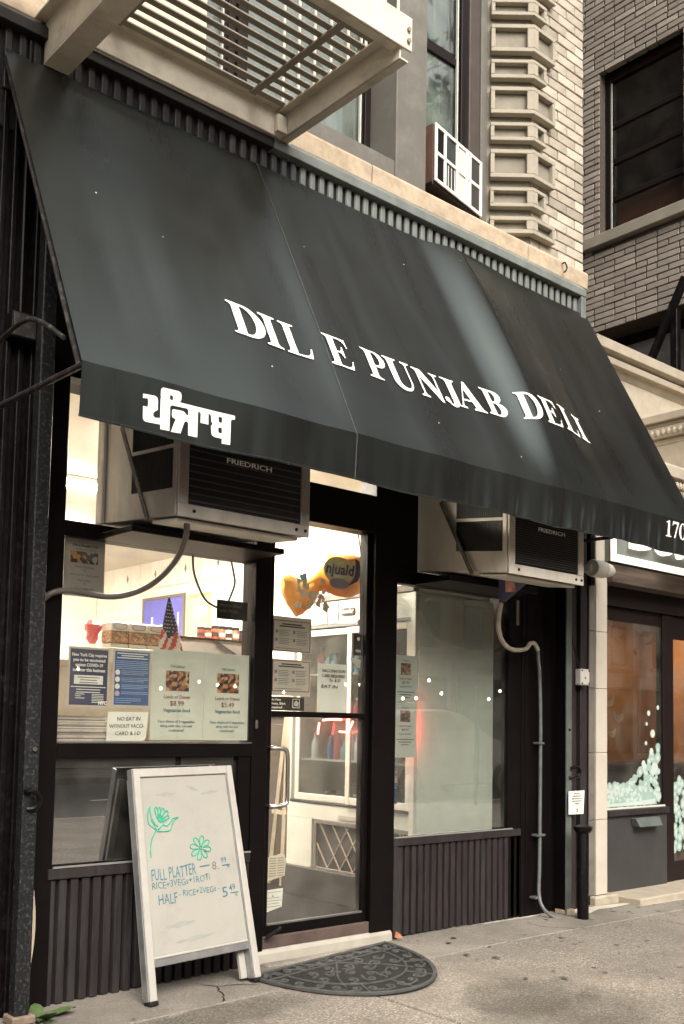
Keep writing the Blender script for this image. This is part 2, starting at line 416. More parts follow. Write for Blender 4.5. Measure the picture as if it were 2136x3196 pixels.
for i in range(len(xs) - 1):
    for j in range(len(ys) - 1):
        x0, x1, y0, y1 = xs[i] + .007, xs[i + 1] - .007, ys[j] + .005, ys[j + 1] - .005
        top = [(x0, y0, gz(x0, y0)), (x1, y0, gz(x1, y0)), (x1, y1, gz(x1, y1)), (x0, y1, gz(x0, y1))]
        mb = MB().hexa([(p[0], p[1], -.2) for p in top] + top)
        mb.build("paving_slab", strip_m if j == 5 else slab_m, sw, bevel=.005)
kerb = mat("granite kerb", (0.30, 0.29, 0.26), .8, .2, 30, .4, 80)
for k in range(-7, 13): MB().box(k * 2 + .01, k * 2 + 1.99, -9.1, -8.96, -.30, gz(k * 2, -9) + .003).build("kerb_stone", kerb, sw, bevel=.01)
MB().box(-60, 70, -22.5, -18.2, -.35, -.12).build("far_sidewalk", strip_m)["kind"] = "structure"
crk = MB(); rc = random.Random(17)
for pts in ([(-1.62, -.46), (-1.55, -.36), (-1.50, -.22), (-1.56, -.10)], [(-1.50, -.22), (-1.38, -.26), (-1.30, -.34)], [(1.2, -.47), (1.05, -.30), (1.1, -.12)]):
    P = []
    for a_, b_ in zip(pts[:-1], pts[1:]):
        for k in range(6): t_ = k / 6; P.append((a_[0] + (b_[0] - a_[0]) * t_ + rc.uniform(-.008, .008), a_[1] + (b_[1] - a_[1]) * t_ + rc.uniform(-.008, .008)))
    for (x0, y0), (x1, y1) in zip(P[:-1], P[1:]):
        d = Vector((y0 - y1, x1 - x0)).normalized() * rc.uniform(.002, .0045)
        crk.quad((x0 - d.x, y0 - d.y, gz(x0, y0) + .002), (x1 - d.x, y1 - d.y, gz(x1, y1) + .002), (x1 + d.x, y1 + d.y, gz(x1, y1) + .002), (x0 + d.x, y0 + d.y, gz(x0, y0) + .002))
crk.build("crack", fascia_dark, sw)
cem = mat("pale cement smear", (.50, .46, .38), .9, .2, 12, .5, 40); rc = random.Random(23)
for pts in ([(1.62, -.09), (1.72, -.20), (1.95, -.13), (2.06, -.15), (2.35, -.13), (2.40, -.08), (2.06, -.045), (1.66, -.03)], [(.75, -.02), (.78, -.045), (1.0, -.04), (1.25, -.055), (1.40, -.03), (1.40, -.015)], [(2.38, -.235), (2.9, -.25), (3.6, -.235), (3.6, -.223), (2.4, -.223)]):
    MB().poly([(x, y, gz(x, y) + .003) for x, y in pts]).build("cement_smear", cem, sw)
# flattened chewing gum marks
gum_m = mat("old chewing gum", (0.085, 0.08, 0.07), .7, .2)
gum = MB()
rg = random.Random(4)
for k in range(95):
    if k < 60: x, y = rg.uniform(-.3, 2.6), rg.uniform(-1.3, -.12)
    else: x, y = rg.uniform(-2.2, 5), rg.uniform(-2.2, -.3)
    a = rg.uniform(.008, .021); n = 7
    gum.poly([(x + a * math.cos(t * 6.283 / n) * rg.uniform(.7, 1.3), y + a * math.sin(t * 6.283 / n) * rg.uniform(.7, 1.2), gz(x, y) + .0025) for t in range(n)])
g_o = gum.build("chewing_gum", gum_m); tag(g_o, "dark flattened gum spots scattered over the pavement", "gum", kind="stuff")

# ------------------------------------------------------------------ deli building (upper storey, piers)
bld = thing("deli_building", (-.4, .2, 0), "tan brick and stone building above the black deli awning", "building")
def Bx(name, m, x0, x1, y0, y1, z0, z1, bevel=.003, parent=None):
    return MB().box(x0, x1, y0, y1, z0, z1).build(name, m, parent or bld, bevel)
# body of the house behind and above everything in view
upper_m = mat("tan brick far up", (0.34, 0.30, 0.23), .9, .2, 12, .4, 50)
Bx("upper_wall", upper_m, -3.4, 1.93, .02, .9, 8.1, 15.0)
Bx("parapet", quoin_m, -3.5, 2.0, -.25, .9, 15.0, 15.6)
for k, xx in enumerate((-2.6, -1.1, .4)):
    for zz in (9.2, 12.2):
        wo = Bx("window", sash_m, xx, xx + .95, -.005, .1, zz, zz + 1.8)
        MB().box(xx + .06, xx + .89, -.02, -.008, zz + .06, zz + 1.74).build("pane", glass_up, wo)
Bx("spandrel", fascia_dark, -2.85, 1.72, .02, .3, 3.02, 4.6)
# brick pier at the right corner: mortar core, separate bricks
Bx("mortar_bed", mortar_m, 1.29, 1.925, .014, .9, 4.84, 8.1, 0)
brick_protos = {}
def brick_mesh(L, H, D, m, key):
    if key not in brick_protos: brick_protos[key] = meshdata(MB().box(0, L, 0, D, 0, H), m, .004)
    return brick_protos[key]
rb = random.Random(11)
z = 4.846; row = 0
while z < 7.4:
    x = 1.285 + (0 if row % 2 else -.11)
    while x < 1.93:
        x0 = max(x, 1.285); x1 = min(x + .209, 1.932)
        if x1 - x0 > .03:
            k = rb.choice([0, 0, 1, 1, 2, 3]); L = round(x1 - x0, 3)
            child("brick", brick_mesh(L, .071, .08, brick_ms[k], ("t", L, k)), bld, (x0, rb.uniform(-.004, .003), z))
        x += .217
    z += .0788; row += 1
Bx("upper_brick_face", upper_m, 1.285, 1.93, 0, .1, 7.43, 8.1)
# splayed jamb (plain stone between the quoins)
def splay_pts(t, off=0.0):   # t: metres back from the corner along the splay; off: out of the face
    dx, dy = -.758, .652
    return (1.27 + dx * t - .652 * off, 0 + dy * t - .758 * off)
mb = MB()
p = [(1.275, .004), splay_pts(.325, 0), (splay_pts(.325)[0], .5), (1.275, .5)]
mb.prism([(a, b, 4.84) for a, b in p], (0, 0, 3.26)); mb.build("splayed_jamb", quoin_m, bld)
quoin_b = mat("lighter stone border", (0.36, 0.325, 0.255), .85, .12, 6, .4, 60, stain=(.22, .19, .14), stain_scale=6, stain_amt=.4)
def quoin(z0, z1, long_):
    """stone block wrapped round the corner: proud border round a sunk panel on both faces"""
    fx = 1.505 if long_ else 1.398; tl = .30; q = .055; b = .031 if long_ else .028
    mb = MB()
    # core
    A = [(fx - .006, -q * .25), (1.27, -q * .25), splay_pts(tl - .006, q * .25), splay_pts(tl - .006, -.05), (1.27, .06), (fx - .006, .06)]
    mb.prism([(a, c, z0 + .012) for a, c in A], (0, 0, z1 - z0 - .024))
    o = mb.build("quoin_block", quoin_m, bld)
    fr = MB()
    def ring(P):  # P(u,v,w): u along face, v up, w out
        pass
    def face(fn, u0, u1):
        for (ua, ub, va, vb) in ((u0, u1, z1 - b, z1), (u0, u1, z0, z0 + b), (u0, u0 + b, z0 + b, z1 - b), (u1 - b, u1, z0 + b, z1 - b)):
            P = []
            for vv in (va, vb):
                for (uu, ww) in ((ua, q), (ub, q), (ub, 0), (ua, 0)):
                    x, y = fn(uu, ww); P.append((x, y, vv))
            fr.hexa(P)
    ms = q * .38   # the two faces meet on a mitre
    face(lambda u, w: (1.27 + u * (1 if u > 0.0001 else 0) - (0 if u > .0001 else w * .38), -w), 0.0, fx - 1.27)
    face(lambda u, w: splay_pts(u, w) if u > .0001 else (1.27 - w * .38, -w), 0.0, tl)
    fr.build("raised_border", quoin_b, o, .003)
qz = [(6.592, 6.718, 0), (6.31, 6.522, 1), (6.103, 6.247, 0), (5.83, 6.036, 1), (5.622, 5.761, 0), (5.339, 5.553, 1), (5.117, 5.264, 0), (4.915, 5.044, 1), (6.79, 7.0, 1), (7.07, 7.2, 0), (7.27, 7.48, 1)]
for a, b_, c in qz: quoin(a, b_, c)
# stone band course, painted metal cap, fluted fascia
for x0, x1 in ((-3.3, -1.62), (-1.612, -.35), (-.342, 1.205), (1.213, 1.94)):
    mb = MB().prism([(x0, -.04, 4.70), (x0, -.045, 4.815), (x0, -.03, 4.838), (x0, .5, 4.842), (x0, .5, 4.70)], (x1 - x0, 0, 0)); mb.build("band_stone", stoneband_m, bld, .006)
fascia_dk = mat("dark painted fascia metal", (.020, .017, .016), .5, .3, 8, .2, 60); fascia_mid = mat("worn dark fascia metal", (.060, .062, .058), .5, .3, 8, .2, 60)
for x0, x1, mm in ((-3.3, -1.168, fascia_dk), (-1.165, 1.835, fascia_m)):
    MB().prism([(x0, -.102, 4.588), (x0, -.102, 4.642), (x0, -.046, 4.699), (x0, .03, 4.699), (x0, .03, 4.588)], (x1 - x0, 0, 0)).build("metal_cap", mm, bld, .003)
Bx("fascia_back", fascia_dark, -3.3, 1.80, -.045, .02, 4.10, 4.586)
ribs = [meshdata(MB().prism([(0, 0, 0), (.008, -.016, 0), (.040, -.016, 0), (.046, 0, 0)], (0, 0, .30)), mm, .003) for mm in (fascia_dk, fascia_mid, fascia_m)]
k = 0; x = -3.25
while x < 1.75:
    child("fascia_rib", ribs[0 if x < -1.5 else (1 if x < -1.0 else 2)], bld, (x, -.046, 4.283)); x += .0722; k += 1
Bx("fascia_end", fascia_m, 1.775, 1.832, -.1, .02, 4.10, 4.587)
hk = MB().tube([(1.60, -.05, 4.80), (1.60, -.075, 4.80), (1.61, -.085, 4.765), (1.60, -.085, 4.735), (1.585, -.075, 4.72)], .006, 6); hk.build("iron_hook", blackmetal, bld)
# grey pier between the windows, window bays, cream wall panel at the left
Bx("grey_pier", pier_m, -.106, .172, -.004, .6, 4.842, 8.1, .006)
Bx("cream_panel", creamwall, -3.4, -1.56, .03, .5, 4.842, 8.1)
Bx("window_head", sash_m, -1.55, 1.02, .25, .5, 7.6, 8.1)
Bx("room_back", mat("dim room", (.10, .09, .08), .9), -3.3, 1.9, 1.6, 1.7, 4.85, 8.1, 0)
curtain = mat("pale net curtain", (0.42, 0.47, 0.42), .9, .25, 5, stretch=(6, 1, .6))
def sash_window(x0, x1, y, z0, zm, z1, label=None):
    w = MB().box(x0, x1, y, y + .09, z0 - .06, z0)
    for a, b_ in ((x0, x0 + .05), (x1 - .05, x1)): w.box(a, b_, y, y + .09, z0, z1)
    o = w.build("window", sash_m, bld, .003)
    MB().box(x0 + .05, x1 - .05, y + .012, y + .055, zm - .03, zm + .03).build("meeting_rail", sash_m, o, .003)
    for a, b_, dy in ((z0, zm - .03, .03), (zm + .03, z1, .045)):
        f = MB().box(x0 + .05, x0 + .085, y + dy - .012, y + dy + .02, a, b_).box(x1 - .085, x1 - .05, y + dy - .012, y + dy + .02, a, b_).box(x0 + .085, x1 - .085, y + dy - .012, y + dy + .02, a, a + .04)
        f.build("sash", sash_m, o, .002)
        MB().box(x0 + .085, x1 - .085, y + dy, y + dy + .006, a + .04, b_).build("pane", glass_up, o)
    MB().box(x1 - .098, x1 - .087, y - .002, y + .016, z0, z1).build("bead", sash_pale, o)
    return o
sash_window(-1.20, -.112, .24, 5.04, 6.5, 7.6)
sash_window(-1.55, -1.22, .24, 5.04, 6.5, 7.6)
sash_window(.178, .83, .24, 4.96, 6.14, 7.6)
Bx("window_sill", pier_m, -1.55, -.11, .0, .3, 4.843, 4.965, .006)
Bx("window_sill", pier_m, .175, 1.0, .12, .3, 4.843, 4.90, .006)
Bx("jamb_brown", mat("brown jamb paint", (.065, .05, .043), .5), .84, .95, .215, .33, 4.845, 7.6, .004)
Bx("jamb_grey", pier_m, .952, 1.022, .20, .4, 4.845, 7.6, .004)
for (a, b_) in ((-1.5, -.15), (.2, .82)):
    mb = MB(); n = 40
    for i in range(n):
        u0, u1 = a + (b_ - a) * i / n, a + (b_ - a) * (i + 1) / n
        w0, w1 = .40 + .018 * math.sin(i * 1.7), .40 + .018 * math.sin((i + 1) * 1.7)
        mb.quad((u0, w0, 4.97), (u1, w1, 4.97), (u1, w1, 7.5), (u0, w0, 7.5))
    mb.build("curtain", curtain, bld)
# ground floor piers of the shop front
Bx("pilaster_core", blackmetal, -3.4, -2.46, -.03, .5, -.06, 4.585, .004)
for x in (-3.2, -3.07, -2.94, -2.81, -2.712, -2.654, -2.592, -2.53):
    MB().prism([(x - .02, -.03, -.06), (x - .012, -.052, -.06), (x + .012, -.052, -.06), (x + .02, -.03, -.06)], (0, 0, 4.63)).build("pilaster_rib", blackmetal, bld, .003)
Bx("right_pier", black, 1.19, 2.06, .02, .5, -.05, 4.1)
for x0, x1, y0 in ((1.20, 1.245, -.012), (1.262, 1.44, -.004), (1.452, 1.50, .004), (1.66, 1.72, -.02), (1.735, 1.775, -.045), (1.79, 1.83, -.02), (1.845, 1.885, -.045), (1.90, 1.96, -.02)):
    Bx("pier_trim", black if x1 < 1.6 else blackwood, x0, x1, y0, .02, -.04, 4.08, .004)

# ================================================================== SHOP FRONT
sf = thing("storefront", (-.5, .05, 0), "black aluminium shop front with two display windows either side of the door", "shop front")
def S(name, m, x0, x1, y0, y1, z0, z1, bevel=.003, parent=None): return MB().box(x0, x1, y0, y1, z0, z1).build(name, m, parent or sf, bevel)
ZT = 3.0
# left display window
S("mullion", black, -2.46, -2.312, -.005, .09, -.05, ZT)
S("mullion", black, -1.150, -1.045, -.008, .12, .0, ZT)
wl_ = S("window", black, -2.312, -1.150, .0, .08, 2.205, 2.284)
S("rail", black, -2.312, -1.150, -.004, .08, 1.120, 1.192, parent=wl_)
S("glazing_bead", mat("worn bead", (.10, .10, .095), .4), -2.312, -1.150, -.006, .004, 1.1935, 1.199, 0, parent=wl_)
S("sill", blackwood, -2.335, -1.150, -.016, .08, .543, .594, parent=wl_)
S("glazing_bead", mat("worn bead2", (.22, .215, .195), .4), -2.312, -1.150, -.019, -.006, .5955, .604, 0, parent=wl_)
S("pane", glass_m, -2.312, -1.150, .030, .034, 1.199, 2.205, 0, parent=wl_)
S("pane", glass("mirror film glass", (.35, .33, .30), 14.0, .0), -2.312, -1.150, .030, .034, .604, 1.120, 0, parent=wl_)
S("pane", glass_m, -2.312, -2.12, .030, .034, 2.284, ZT, 0, parent=wl_)
S("pane", glass_m, -1.32, -1.150, .030, .034, 2.284, ZT, 0, parent=wl_)
S("mid_stile", black, -1.232, -1.150, .002, .075, .604, 1.12, parent=wl_)
# right display window
S("mullion", black, -.232, -.038, -.006, .14, .0, ZT)
S("mullion", black, 1.064, 1.20, -.004, .09, .0, ZT)
wr = S("window", black, -.038, 1.064, .0, .08, 2.212, 2.30)
S("sill", blackwood, -.045, 1.19, -.016, .08, .556, .605, parent=wr)
S("glazing_bead", mat("worn bead2", (.22, .215, .195)), -.038, 1.10, -.019, -.004, .6065, .614, 0, parent=wr)
S("pane", glass("street mirror glass", (.9, .92, .9), 3.6), -.038, 1.064, .030, .034, .618, 2.212, 0, parent=wr)
S("blank_panel", black, -.038, .165, .020, .060, 2.30, ZT, .002, parent=wr)
S("hinge_plate", metal_ac, 1.135, 1.165, -.012, -.002, 2.03, 2.21)
# bulkheads of vertical boards
def boards(x0, x1, ztop, pitch=.0605):
    x = x0; k = 0
    S("bulkhead_back", fascia_dark, x0, x1, .022, .07, -.05, ztop, 0)
    rr = random.Random(5)
    while x < x1 - .02:
        w = min(pitch - .012, x1 - x); zb = gz(x, 0) + rr.uniform(-.004, .006)
        MB().prism([(x, .024, zb), (x + .005, -.004, zb), (x + w - .005, -.004, zb), (x + w, .024, zb)], (0, 0, ztop - zb)).build("board", blackwood, sf, .003)
        x += pitch
boards(-2.335, -1.05, .541); boards(.0, 1.205, .554)
S("corner_board", blackwood, -.04, -.004, -.012, .03, -.01, .57)
# marble door step
step_m = mat("pale worn marble", (.40, .37, .31), .55, .12, 6, .15, 40, stain=(.30, .27, .22), stain_scale=4)
st = thing("door_step", (-.6, 0, 0), "pale worn marble step below the glass door", "step")
MB().prism([(-1.085, -.024, -.05), (-1.085, -.02, .030), (-1.085, -.004, .052), (-1.085, .16, .0535), (-1.085, .16, -.05)], (1.03, 0, 0)).build("tread", step_m, st, .004)
MB().box(-1.08, -.06, -.10, -.026, -.06, -.012).build("cement_lip", strip_m, st, .008)

# ------------------------------------------------------------------ door
door = thing("shop_door", (-.64, .06, .06), "black framed glass shop door with steel pull handle", "door")
def Dr(name, m, x0, x1, y0, y1, z0, z1, bevel=.003, parent=None): return MB().box(x0, x1, y0, y1, z0, z1).build(name, m, parent or door, bevel)
Dr("stile", black, -1.043, -.990, .03, .085, .062, 2.50); Dr("stile", black, -.268, -.2335, .03, .085, .062, 2.50)
Dr("bottom_rail", black, -.990, -.268, .03, .085, .075, .172); Dr("kick_bead", mat("worn bead", (.1, .1, .095)), -.990, -.268, .026, .05, .172, .182, .001)
Dr("kick_plate", mat("dull brown threshold", (.10, .07, .06), .5, .3), -1.043, -.2335, .0, .028, .054, .118)
Dr("mid_rail", black, -.990, -.268, .034, .08, 1.345, 1.378)
Dr("pane", glass_m, -.990, -.268, .056, .060, 1.378, 2.50, 0); Dr("pane", glass_m, -.990, -.268, .056, .060, .182, 1.345, 0)
MB().tube([(-1.02, .03, 1.168), (-1.00, -.015, 1.168), (-.935, -.03, 1.160), (-.915, -.03, 1.12), (-.912, -.03, 1.0), (-.912, -.03, .88), (-.932, -.03, .848), (-1.00, -.015, .84), (-1.02, .03, .84)], .0125, 10).build("pull_handle", chrome, door, smooth=True)
Dr("lock", chrome, -1.135, -1.118, -.018, -.007, 1.275, 1.325); Dr("hinge_plate", chrome, -1.045, -1.04, .005, .028, 1.30, 1.47, 0)
MB().tube([(-1.03, -.02, .12), (-.99, -.07, .165), (-.975, -.08, .185)], .012, 8).build("door_stop", rubber, door, smooth=True)
hb = S("door_header", black, -1.045, -.232, -.006, .12, 2.50, 2.735)
S("transom_pane", glass_m, -1.045, -.232, .03, .034, 2.735, ZT, 0, parent=hb)
S("top_rail", black, -2.46, 1.20, -.004, .1, ZT, ZT + .06)

# ------------------------------------------------------------------ steel gate rails at both ends
gr = thing("gate_rail", (-2.52, -.14, -.05), "dark flecked steel roller gate rail at the left end of the shop front", "gate rail")
MB().box(-2.555, -2.484, -.19, -.12, -.02, 4.2).build("post", mat("flecked grey steel", (.010, .0105, .011), .45, .35, 30, .3, 60, spec=.35, stain=(.16, .17, .155), stain_scale=60, stain_amt=.5), gr, .005)
MB().box(-2.570, -2.46, -.21, -.10, gz(-2.5, -.1), -.015).build("footing", mat("rough brown footing", (.20, .15, .11), .9, .3, 20, .6, 50), gr, .006)
pl = MB().tube([(-2.545, -.19, .975), (-2.53, -.222, .985), (-2.50, -.228, .965), (-2.49, -.215, .93), (-2.505, -.205, .905), (-2.535, -.19, .90)], .013, 8)
pl.build("lock_hasp", blackmetal, gr, smooth=True)
MB().lathe([(.011, 0), (.011, .012)], (-2.513, -.204, 1.17), 12, 'y').build("bolt", chrome, gr)
gr2 = thing("gate_rail", (1.59, -.1, -.03), "pale grey green gate rail right of the deli window beside the black pipe", "gate rail")
MB().box(1.556, 1.618, -.132, -.118, -.02, 4.1).build("post", railgrey, gr2, .003); MB().box(1.562, 1.616, -.1175, -.02, -.02, 4.1).build("channel", black, gr2, .003)
MB().tube([(1.60, -.135, 1.02), (1.63, -.16, 1.035), (1.665, -.165, 1.015), (1.66, -.16, .975), (1.615, -.15, .965), (1.585, -.135, .955)], .013, 8).build("lock_hasp", blackmetal, gr2, smooth=True)
MB().lathe([(.010, 0), (.010, .01)], (1.587, -.14, 1.30), 10, 'y').build("bolt_hole", fascia_dark, gr2)
MB().box(1.56, 1.63, -.16, -.02, gz(1.6, 0) - .01, .03).build("broken_footing", stoneband_m, gr2, .012)
# standpipe, notice, box, cables on the right pier
sp = thing("standpipe", (1.53, -.26, 0), "short black capped pipe standing against the right pier", "pipe")
MB().lathe([(.040, 0), (.040, .585), (.036, .60)], (1.545, -.28, gz(1.5, -.3)), 18).build("pipe", blackmetal, sp, smooth=True)
MB().lathe([(.052, 0), (.066, .022), (.067, .04), (.045, .048)], (1.545, -.28, .585), 18).build("cap", blackmetal, sp, smooth=True)
nt_ = thing("paper_notice", (1.64, -.17, .7), "creased white notice with a 2 taped above the black standpipe", "notice")
MB().hexa([(1.553, -.152, .697), (1.735, -.150, .695), (1.735, -.149, .695), (1.553, -.151, .697), (1.553, -.152, .862), (1.738, -.156, .864), (1.738, -.155, .864), (1.553, -.151, .862)]).build("sheet", paper_m, nt_)
for k, w in enumerate((.07, .10, .12, .11, .06)):
    MB().box(1.645 - w / 2, 1.645 + w / 2, -.1575, -.157, .842 - k * .018, .847 - k * .018).build("text_line", ink_grey, nt_)
text("2", .032, (1.648, -.158, .715), ink, nt_, bold=.02)
eb = thing("switch_box", (1.83, -.1, 1.63), "small white electrical box screwed to the right pier", "switch box")
MB().box(1.772, 1.882, -.10, -.046, 1.632, 1.752).build("case", whiteplastic, eb, .006)
for a, b_ in ((1.785, 1.645), (1.87, 1.74), (1.785, 1.74), (1.87, 1.645)): MB().lathe([(.006, 0), (.006, -.006)], (a, -.1, b_), 8, 'y').build("screw", darkgrille, eb)
MB().lathe([(.012, 0), (.012, -.012)], (1.828, -.1, 1.69), 10, 'y').build("toggle", whiteplastic, eb)
cb = MB().tube([(1.70, -.05, 2.36), (1.705, -.06, 2.1), (1.70, -.07, 1.98), (1.73, -.08, 1.87), (1.775, -.085, 1.755)], .006, 6)
tag(cb.build("cable", rubber), "thin black cable looping down to the small white box", "cable")
lamp = thing("dome_lamp", (1.97, -.12, 2.5), "frosted bullet shaped wall lamp above the cream pillar", "wall lamp")
MB().lathe([(.062, 0), (.066, .02), (.064, .10), (.060, .13)], (1.835, -.15, 2.505), 20, 'x').build("base", whiteplastic, lamp, smooth=True)
lm = mat("frosted lamp glass", (.72, .70, .62), .25, .1, 12, spec=.6)
MB().lathe([(.060, 0), (.058, .04), (.050, .09), (.034, .125), (.014, .142), (.002, .145)], (1.967, -.15, 2.507), 20, 'x').build("globe", lm, lamp, smooth=True)
MB().lathe([(.064, 0), (.064, .012)], (1.962, -.15, 2.506), 20, 'x').build("ring", whiteplastic, lamp, smooth=True)
MB().box(1.82, 1.86, -.15, .0, 2.48, 2.53).build("bracket", whiteplastic, lamp)
ebx = thing("junction_box", (-2.61, -.06, 3.07), "black electrical box high on the left pilaster under the awning", "junction box")
MB().box(-2.675, -2.553, -.13, -.05, 3.075, 3.20).build("case", blackmetal, ebx, .004)
MB().box(-2.668, -2.56, -.134, -.13, 3.082, 3.193).build("lid", mat("worn box lid", (.03, .025, .024), .4, .4, 20, stain=(.2, .18, .15), stain_scale=25), ebx, .002)
MB().tube([(-2.62, -.09, 3.2), (-2.62, -.085, 3.6), (-2.62, -.08, 4.55)], .010, 8).build("conduit", blackmetal, ebx, smooth=True)

# ================================================================== AWNING
AX0, AX1 = -2.75, 1.855
A0 = Vector((0, -.08, 4.46)); A1 = Vector((0, -1.0, 2.71))
AD = (A1 - A0).normalized(); AL = (A1 - A0).length; AN = Vector((0, -.885138, .465329))
aw = thing("awning", (-.45, -.5, 2.5), "long black sloping shop awning with cream lettering", "awning")
def canvas_mat():
    m = bpy.data.materials.new("black awning canvas"); m.use_nodes = True
    nt = m.node_tree; n = nt.nodes; l = nt.links; b = n["Principled BSDF"]
    tc = n.new("ShaderNodeTexCoord")
    ns = n.new("ShaderNodeTexNoise"); ns.inputs["Scale"].default_value = 2.5; ns.inputs["Detail"].default_value = 8; l.new(tc.outputs["Object"], ns.inputs["Vector"])
    cr = n.new("ShaderNodeValToRGB"); cr.color_ramp.elements[0].position = .3; cr.color_ramp.elements[1].position = .75
    cr.color_ramp.elements[0].color = (.006, .0052, .005, 1); cr.color_ramp.elements[1].color = (.013, .013, .012, 1)
    l.new(ns.outputs["Fac"], cr.inputs[0]); l.new(cr.outputs[0], b.inputs["Base Color"])
    b.inputs["Roughness"].default_value = .30; b.inputs["Specular IOR Level"].default_value = .6
    b.inputs["IOR"].default_value = 1.72
    mp = n.new("ShaderNodeMapping"); mp.inputs["Scale"].default_value = (3, .35, .35); l.new(tc.outputs["Object"], mp.inputs["Vector"])
    n2 = n.new("ShaderNodeTexNoise"); n2.inputs["Scale"].default_value = 2.2; n2.inputs["Detail"].default_value = 4; n2.inputs["Roughness"].default_value = .5; l.new(mp.outputs[0], n2.inputs["Vector"])
    mr = n.new("ShaderNodeMapRange"); mr.inputs[1].default_value = .3; mr.inputs[2].default_value = .7; mr.inputs[3].default_value = .25; mr.inputs[4].default_value = .36
    l.new(n2.outputs["Fac"], mr.inputs[0]); l.new(mr.outputs[0], b.inputs["Roughness"])
    b.inputs["Specular Tint"].default_value = (.80, 1, .93, 1)
    fb = n.new("ShaderNodeTexNoise"); fb.inputs["Scale"].default_value = 700; fb.inputs["Detail"].default_value = 2; l.new(tc.outputs["Object"], fb.inputs["Vector"])
    bp = n.new("ShaderNodeBump"); bp.inputs["Strength"].default_value = .06; bp.inputs["Distance"].default_value = .001
    l.new(fb.outputs["Fac"], bp.inputs["Height"]); l.new(bp.outputs[0], b.inputs["Normal"])
    return m
canvas = canvas_mat()
def fold(x, s):
    """how far the canvas stands off its plane: sag between the bows, creases beside the seams"""
    t = s / AL; h = 0.0
    for a, b_ in ((AX0, -1.29), (-1.29, .355), (.355, AX1)):
        if a <= x <= b_:
            u = (x - a) / (b_ - a); h -= .020 * math.sin(math.pi * u) * max(0.0, math.sin(math.pi * min(1, t * 1.05))) ** .7
    env = max(0.0, math.sin(math.pi * min(1, max(0.0, t * .96 + .02)))) ** .3
    env *= 1 - .9 * max(0.0, min(1.0, t)) ** 12
    def ramp(x0, x1, g, x2):
        """canvas climbs at slope g from x0 to x1, then eases back down by x2"""
        if x <= x0 or x >= x2: return 0.0
        if x < x1: u = (x - x0) / (x1 - x0); return g * (x1 - x0) * u * u * (3 - 2 * u)
        u = (x - x1) / (x2 - x1); return g * (x1 - x0) * (1 - u * u * (3 - 2 * u))
    h += env * (ramp(.0 + .04 * t, .36 - .02 * t, .27, 1.25 - .2 * t) + .8 * ramp(.40, .60 + .08 * t, .10 * t, .98))
    h += env * (ramp(1.05 - .16 * t, 1.17 - .14 * t, .07, 1.84))
    h += env * (ramp(-2.62 + .10 * t, -2.22 + .22 * t, .07 * max(0.0, math.sin(math.pi * t)) ** .5, -1.42))
    h += env * (ramp(-1.42, -1.29, .06, .02) + ramp(-.55 + .38 * t, -.44 + .40 * t, .05 * t, -.05 + .1 * t))
    h += .0025 * math.sin(11 * x + 3 * t) * t
    return h
def aw_pt(x, s, off=0.0):
    p = A0 + AD * s + AN * (fold(x, s) + off); return (x, p.y, p.z)
NX, NS = 230, 40
mb = MB()
for j in range(NS + 1):
    for i in range(NX + 1):
        mb.v.append(aw_pt(AX0 + (AX1 - AX0) * i / NX, AL * j / NS))
for j in range(NS):
    for i in range(NX):
        a = j * (NX + 1) + i; mb.f.append((a, a + 1, a + NX + 2, a + NX + 1))
mb.build("canvas", canvas, aw, smooth=True)
# valance: hangs from the front bar, gently puckered towards the right
VZ = .222
def val_pt(x, t):
    p = aw_pt(x, AL); amp = .0025 + .016 * max(0, min(1, (x + 1.2) / 1.6)) * (1 if x < 1.35 else .7)
    w = math.sin(34 * x + 1.3 * math.sin(9 * x)) * .55 + math.sin(61 * x + 2) * .3 + .4 * math.sin(17 * x)
    return (x, p[1] - .004 - amp * w * t ** 1.2 * .9 + .012 * t, p[2] - VZ * t - .006 * math.sin(5 * x) * t)
mb = MB(); NX2, NT = 420, 6
for j in range(NT + 1):
    for i in range(NX2 + 1): mb.v.append(val_pt(AX0 + (AX1 - AX0) * i / NX2, j / NT))
for j in range(NT):
    for i in range(NX2):
        a = j * (NX2 + 1) + i; mb.f.append((a, a + 1, a + NX2 + 2, a + NX2 + 1))
mb.build("valance", canvas, aw, smooth=True)
mb = MB()   # hem roll
mb.tube([val_pt(AX0 + (AX1 - AX0) * i / 60, 1.0) for i in range(61)], .005, 6, smooth=False); mb.build("hem", canvas, aw, smooth=True)
seam_m = mat("seam thread", (.10, .105, .10), .6)
for x, m_ in ((-1.29, seam_m), (.355, fascia_dark)):
    MB().tube([aw_pt(x + .02 * (1 - 2 * k / 24) * .8, AL * k / 24, .001) for k in range(25)], .0022, 4, smooth=False).build("seam", m_, aw)
    MB().tube([Vector(val_pt(x - .015, k / 6)) + Vector((0, -.001, 0)) for k in range(7)], .0022, 4, smooth=False).build("seam", m_, aw)
# frame: front bar, top bar, bows and arms
tube_m = mat("dark galvanised tube", (.035, .031, .029), .45, .3, 20, metal=.3, stain=(.25, .24, .22), stain_scale=20, stain_amt=.5)
fr = MB().tube([(AX0 + .01, -.985, 2.695), (AX1 - .01, -.985, 2.695)], .015, 8, False)
fr.build("front_bar", tube_m, aw, smooth=True)
for x in (AX0 + .015, -1.29, .355, AX1 - .02):
    MB().tube([(x, -.07, 4.42), (x, -.95, 2.70)], .013, 8, False).build("bow", tube_m, aw, smooth=True)
    MB().tube([(x, .0, 2.72), (x, -.985, 2.70)], .014, 8, False).build("arm", tube_m, aw, smooth=True)
MB().tube([(AX0 + .015, -.05, 3.02), (AX0 + .015, -.45, 3.04), (AX0 + .015, -.80, 2.86)], .011, 8).build("brace", tube_m, aw, smooth=True)

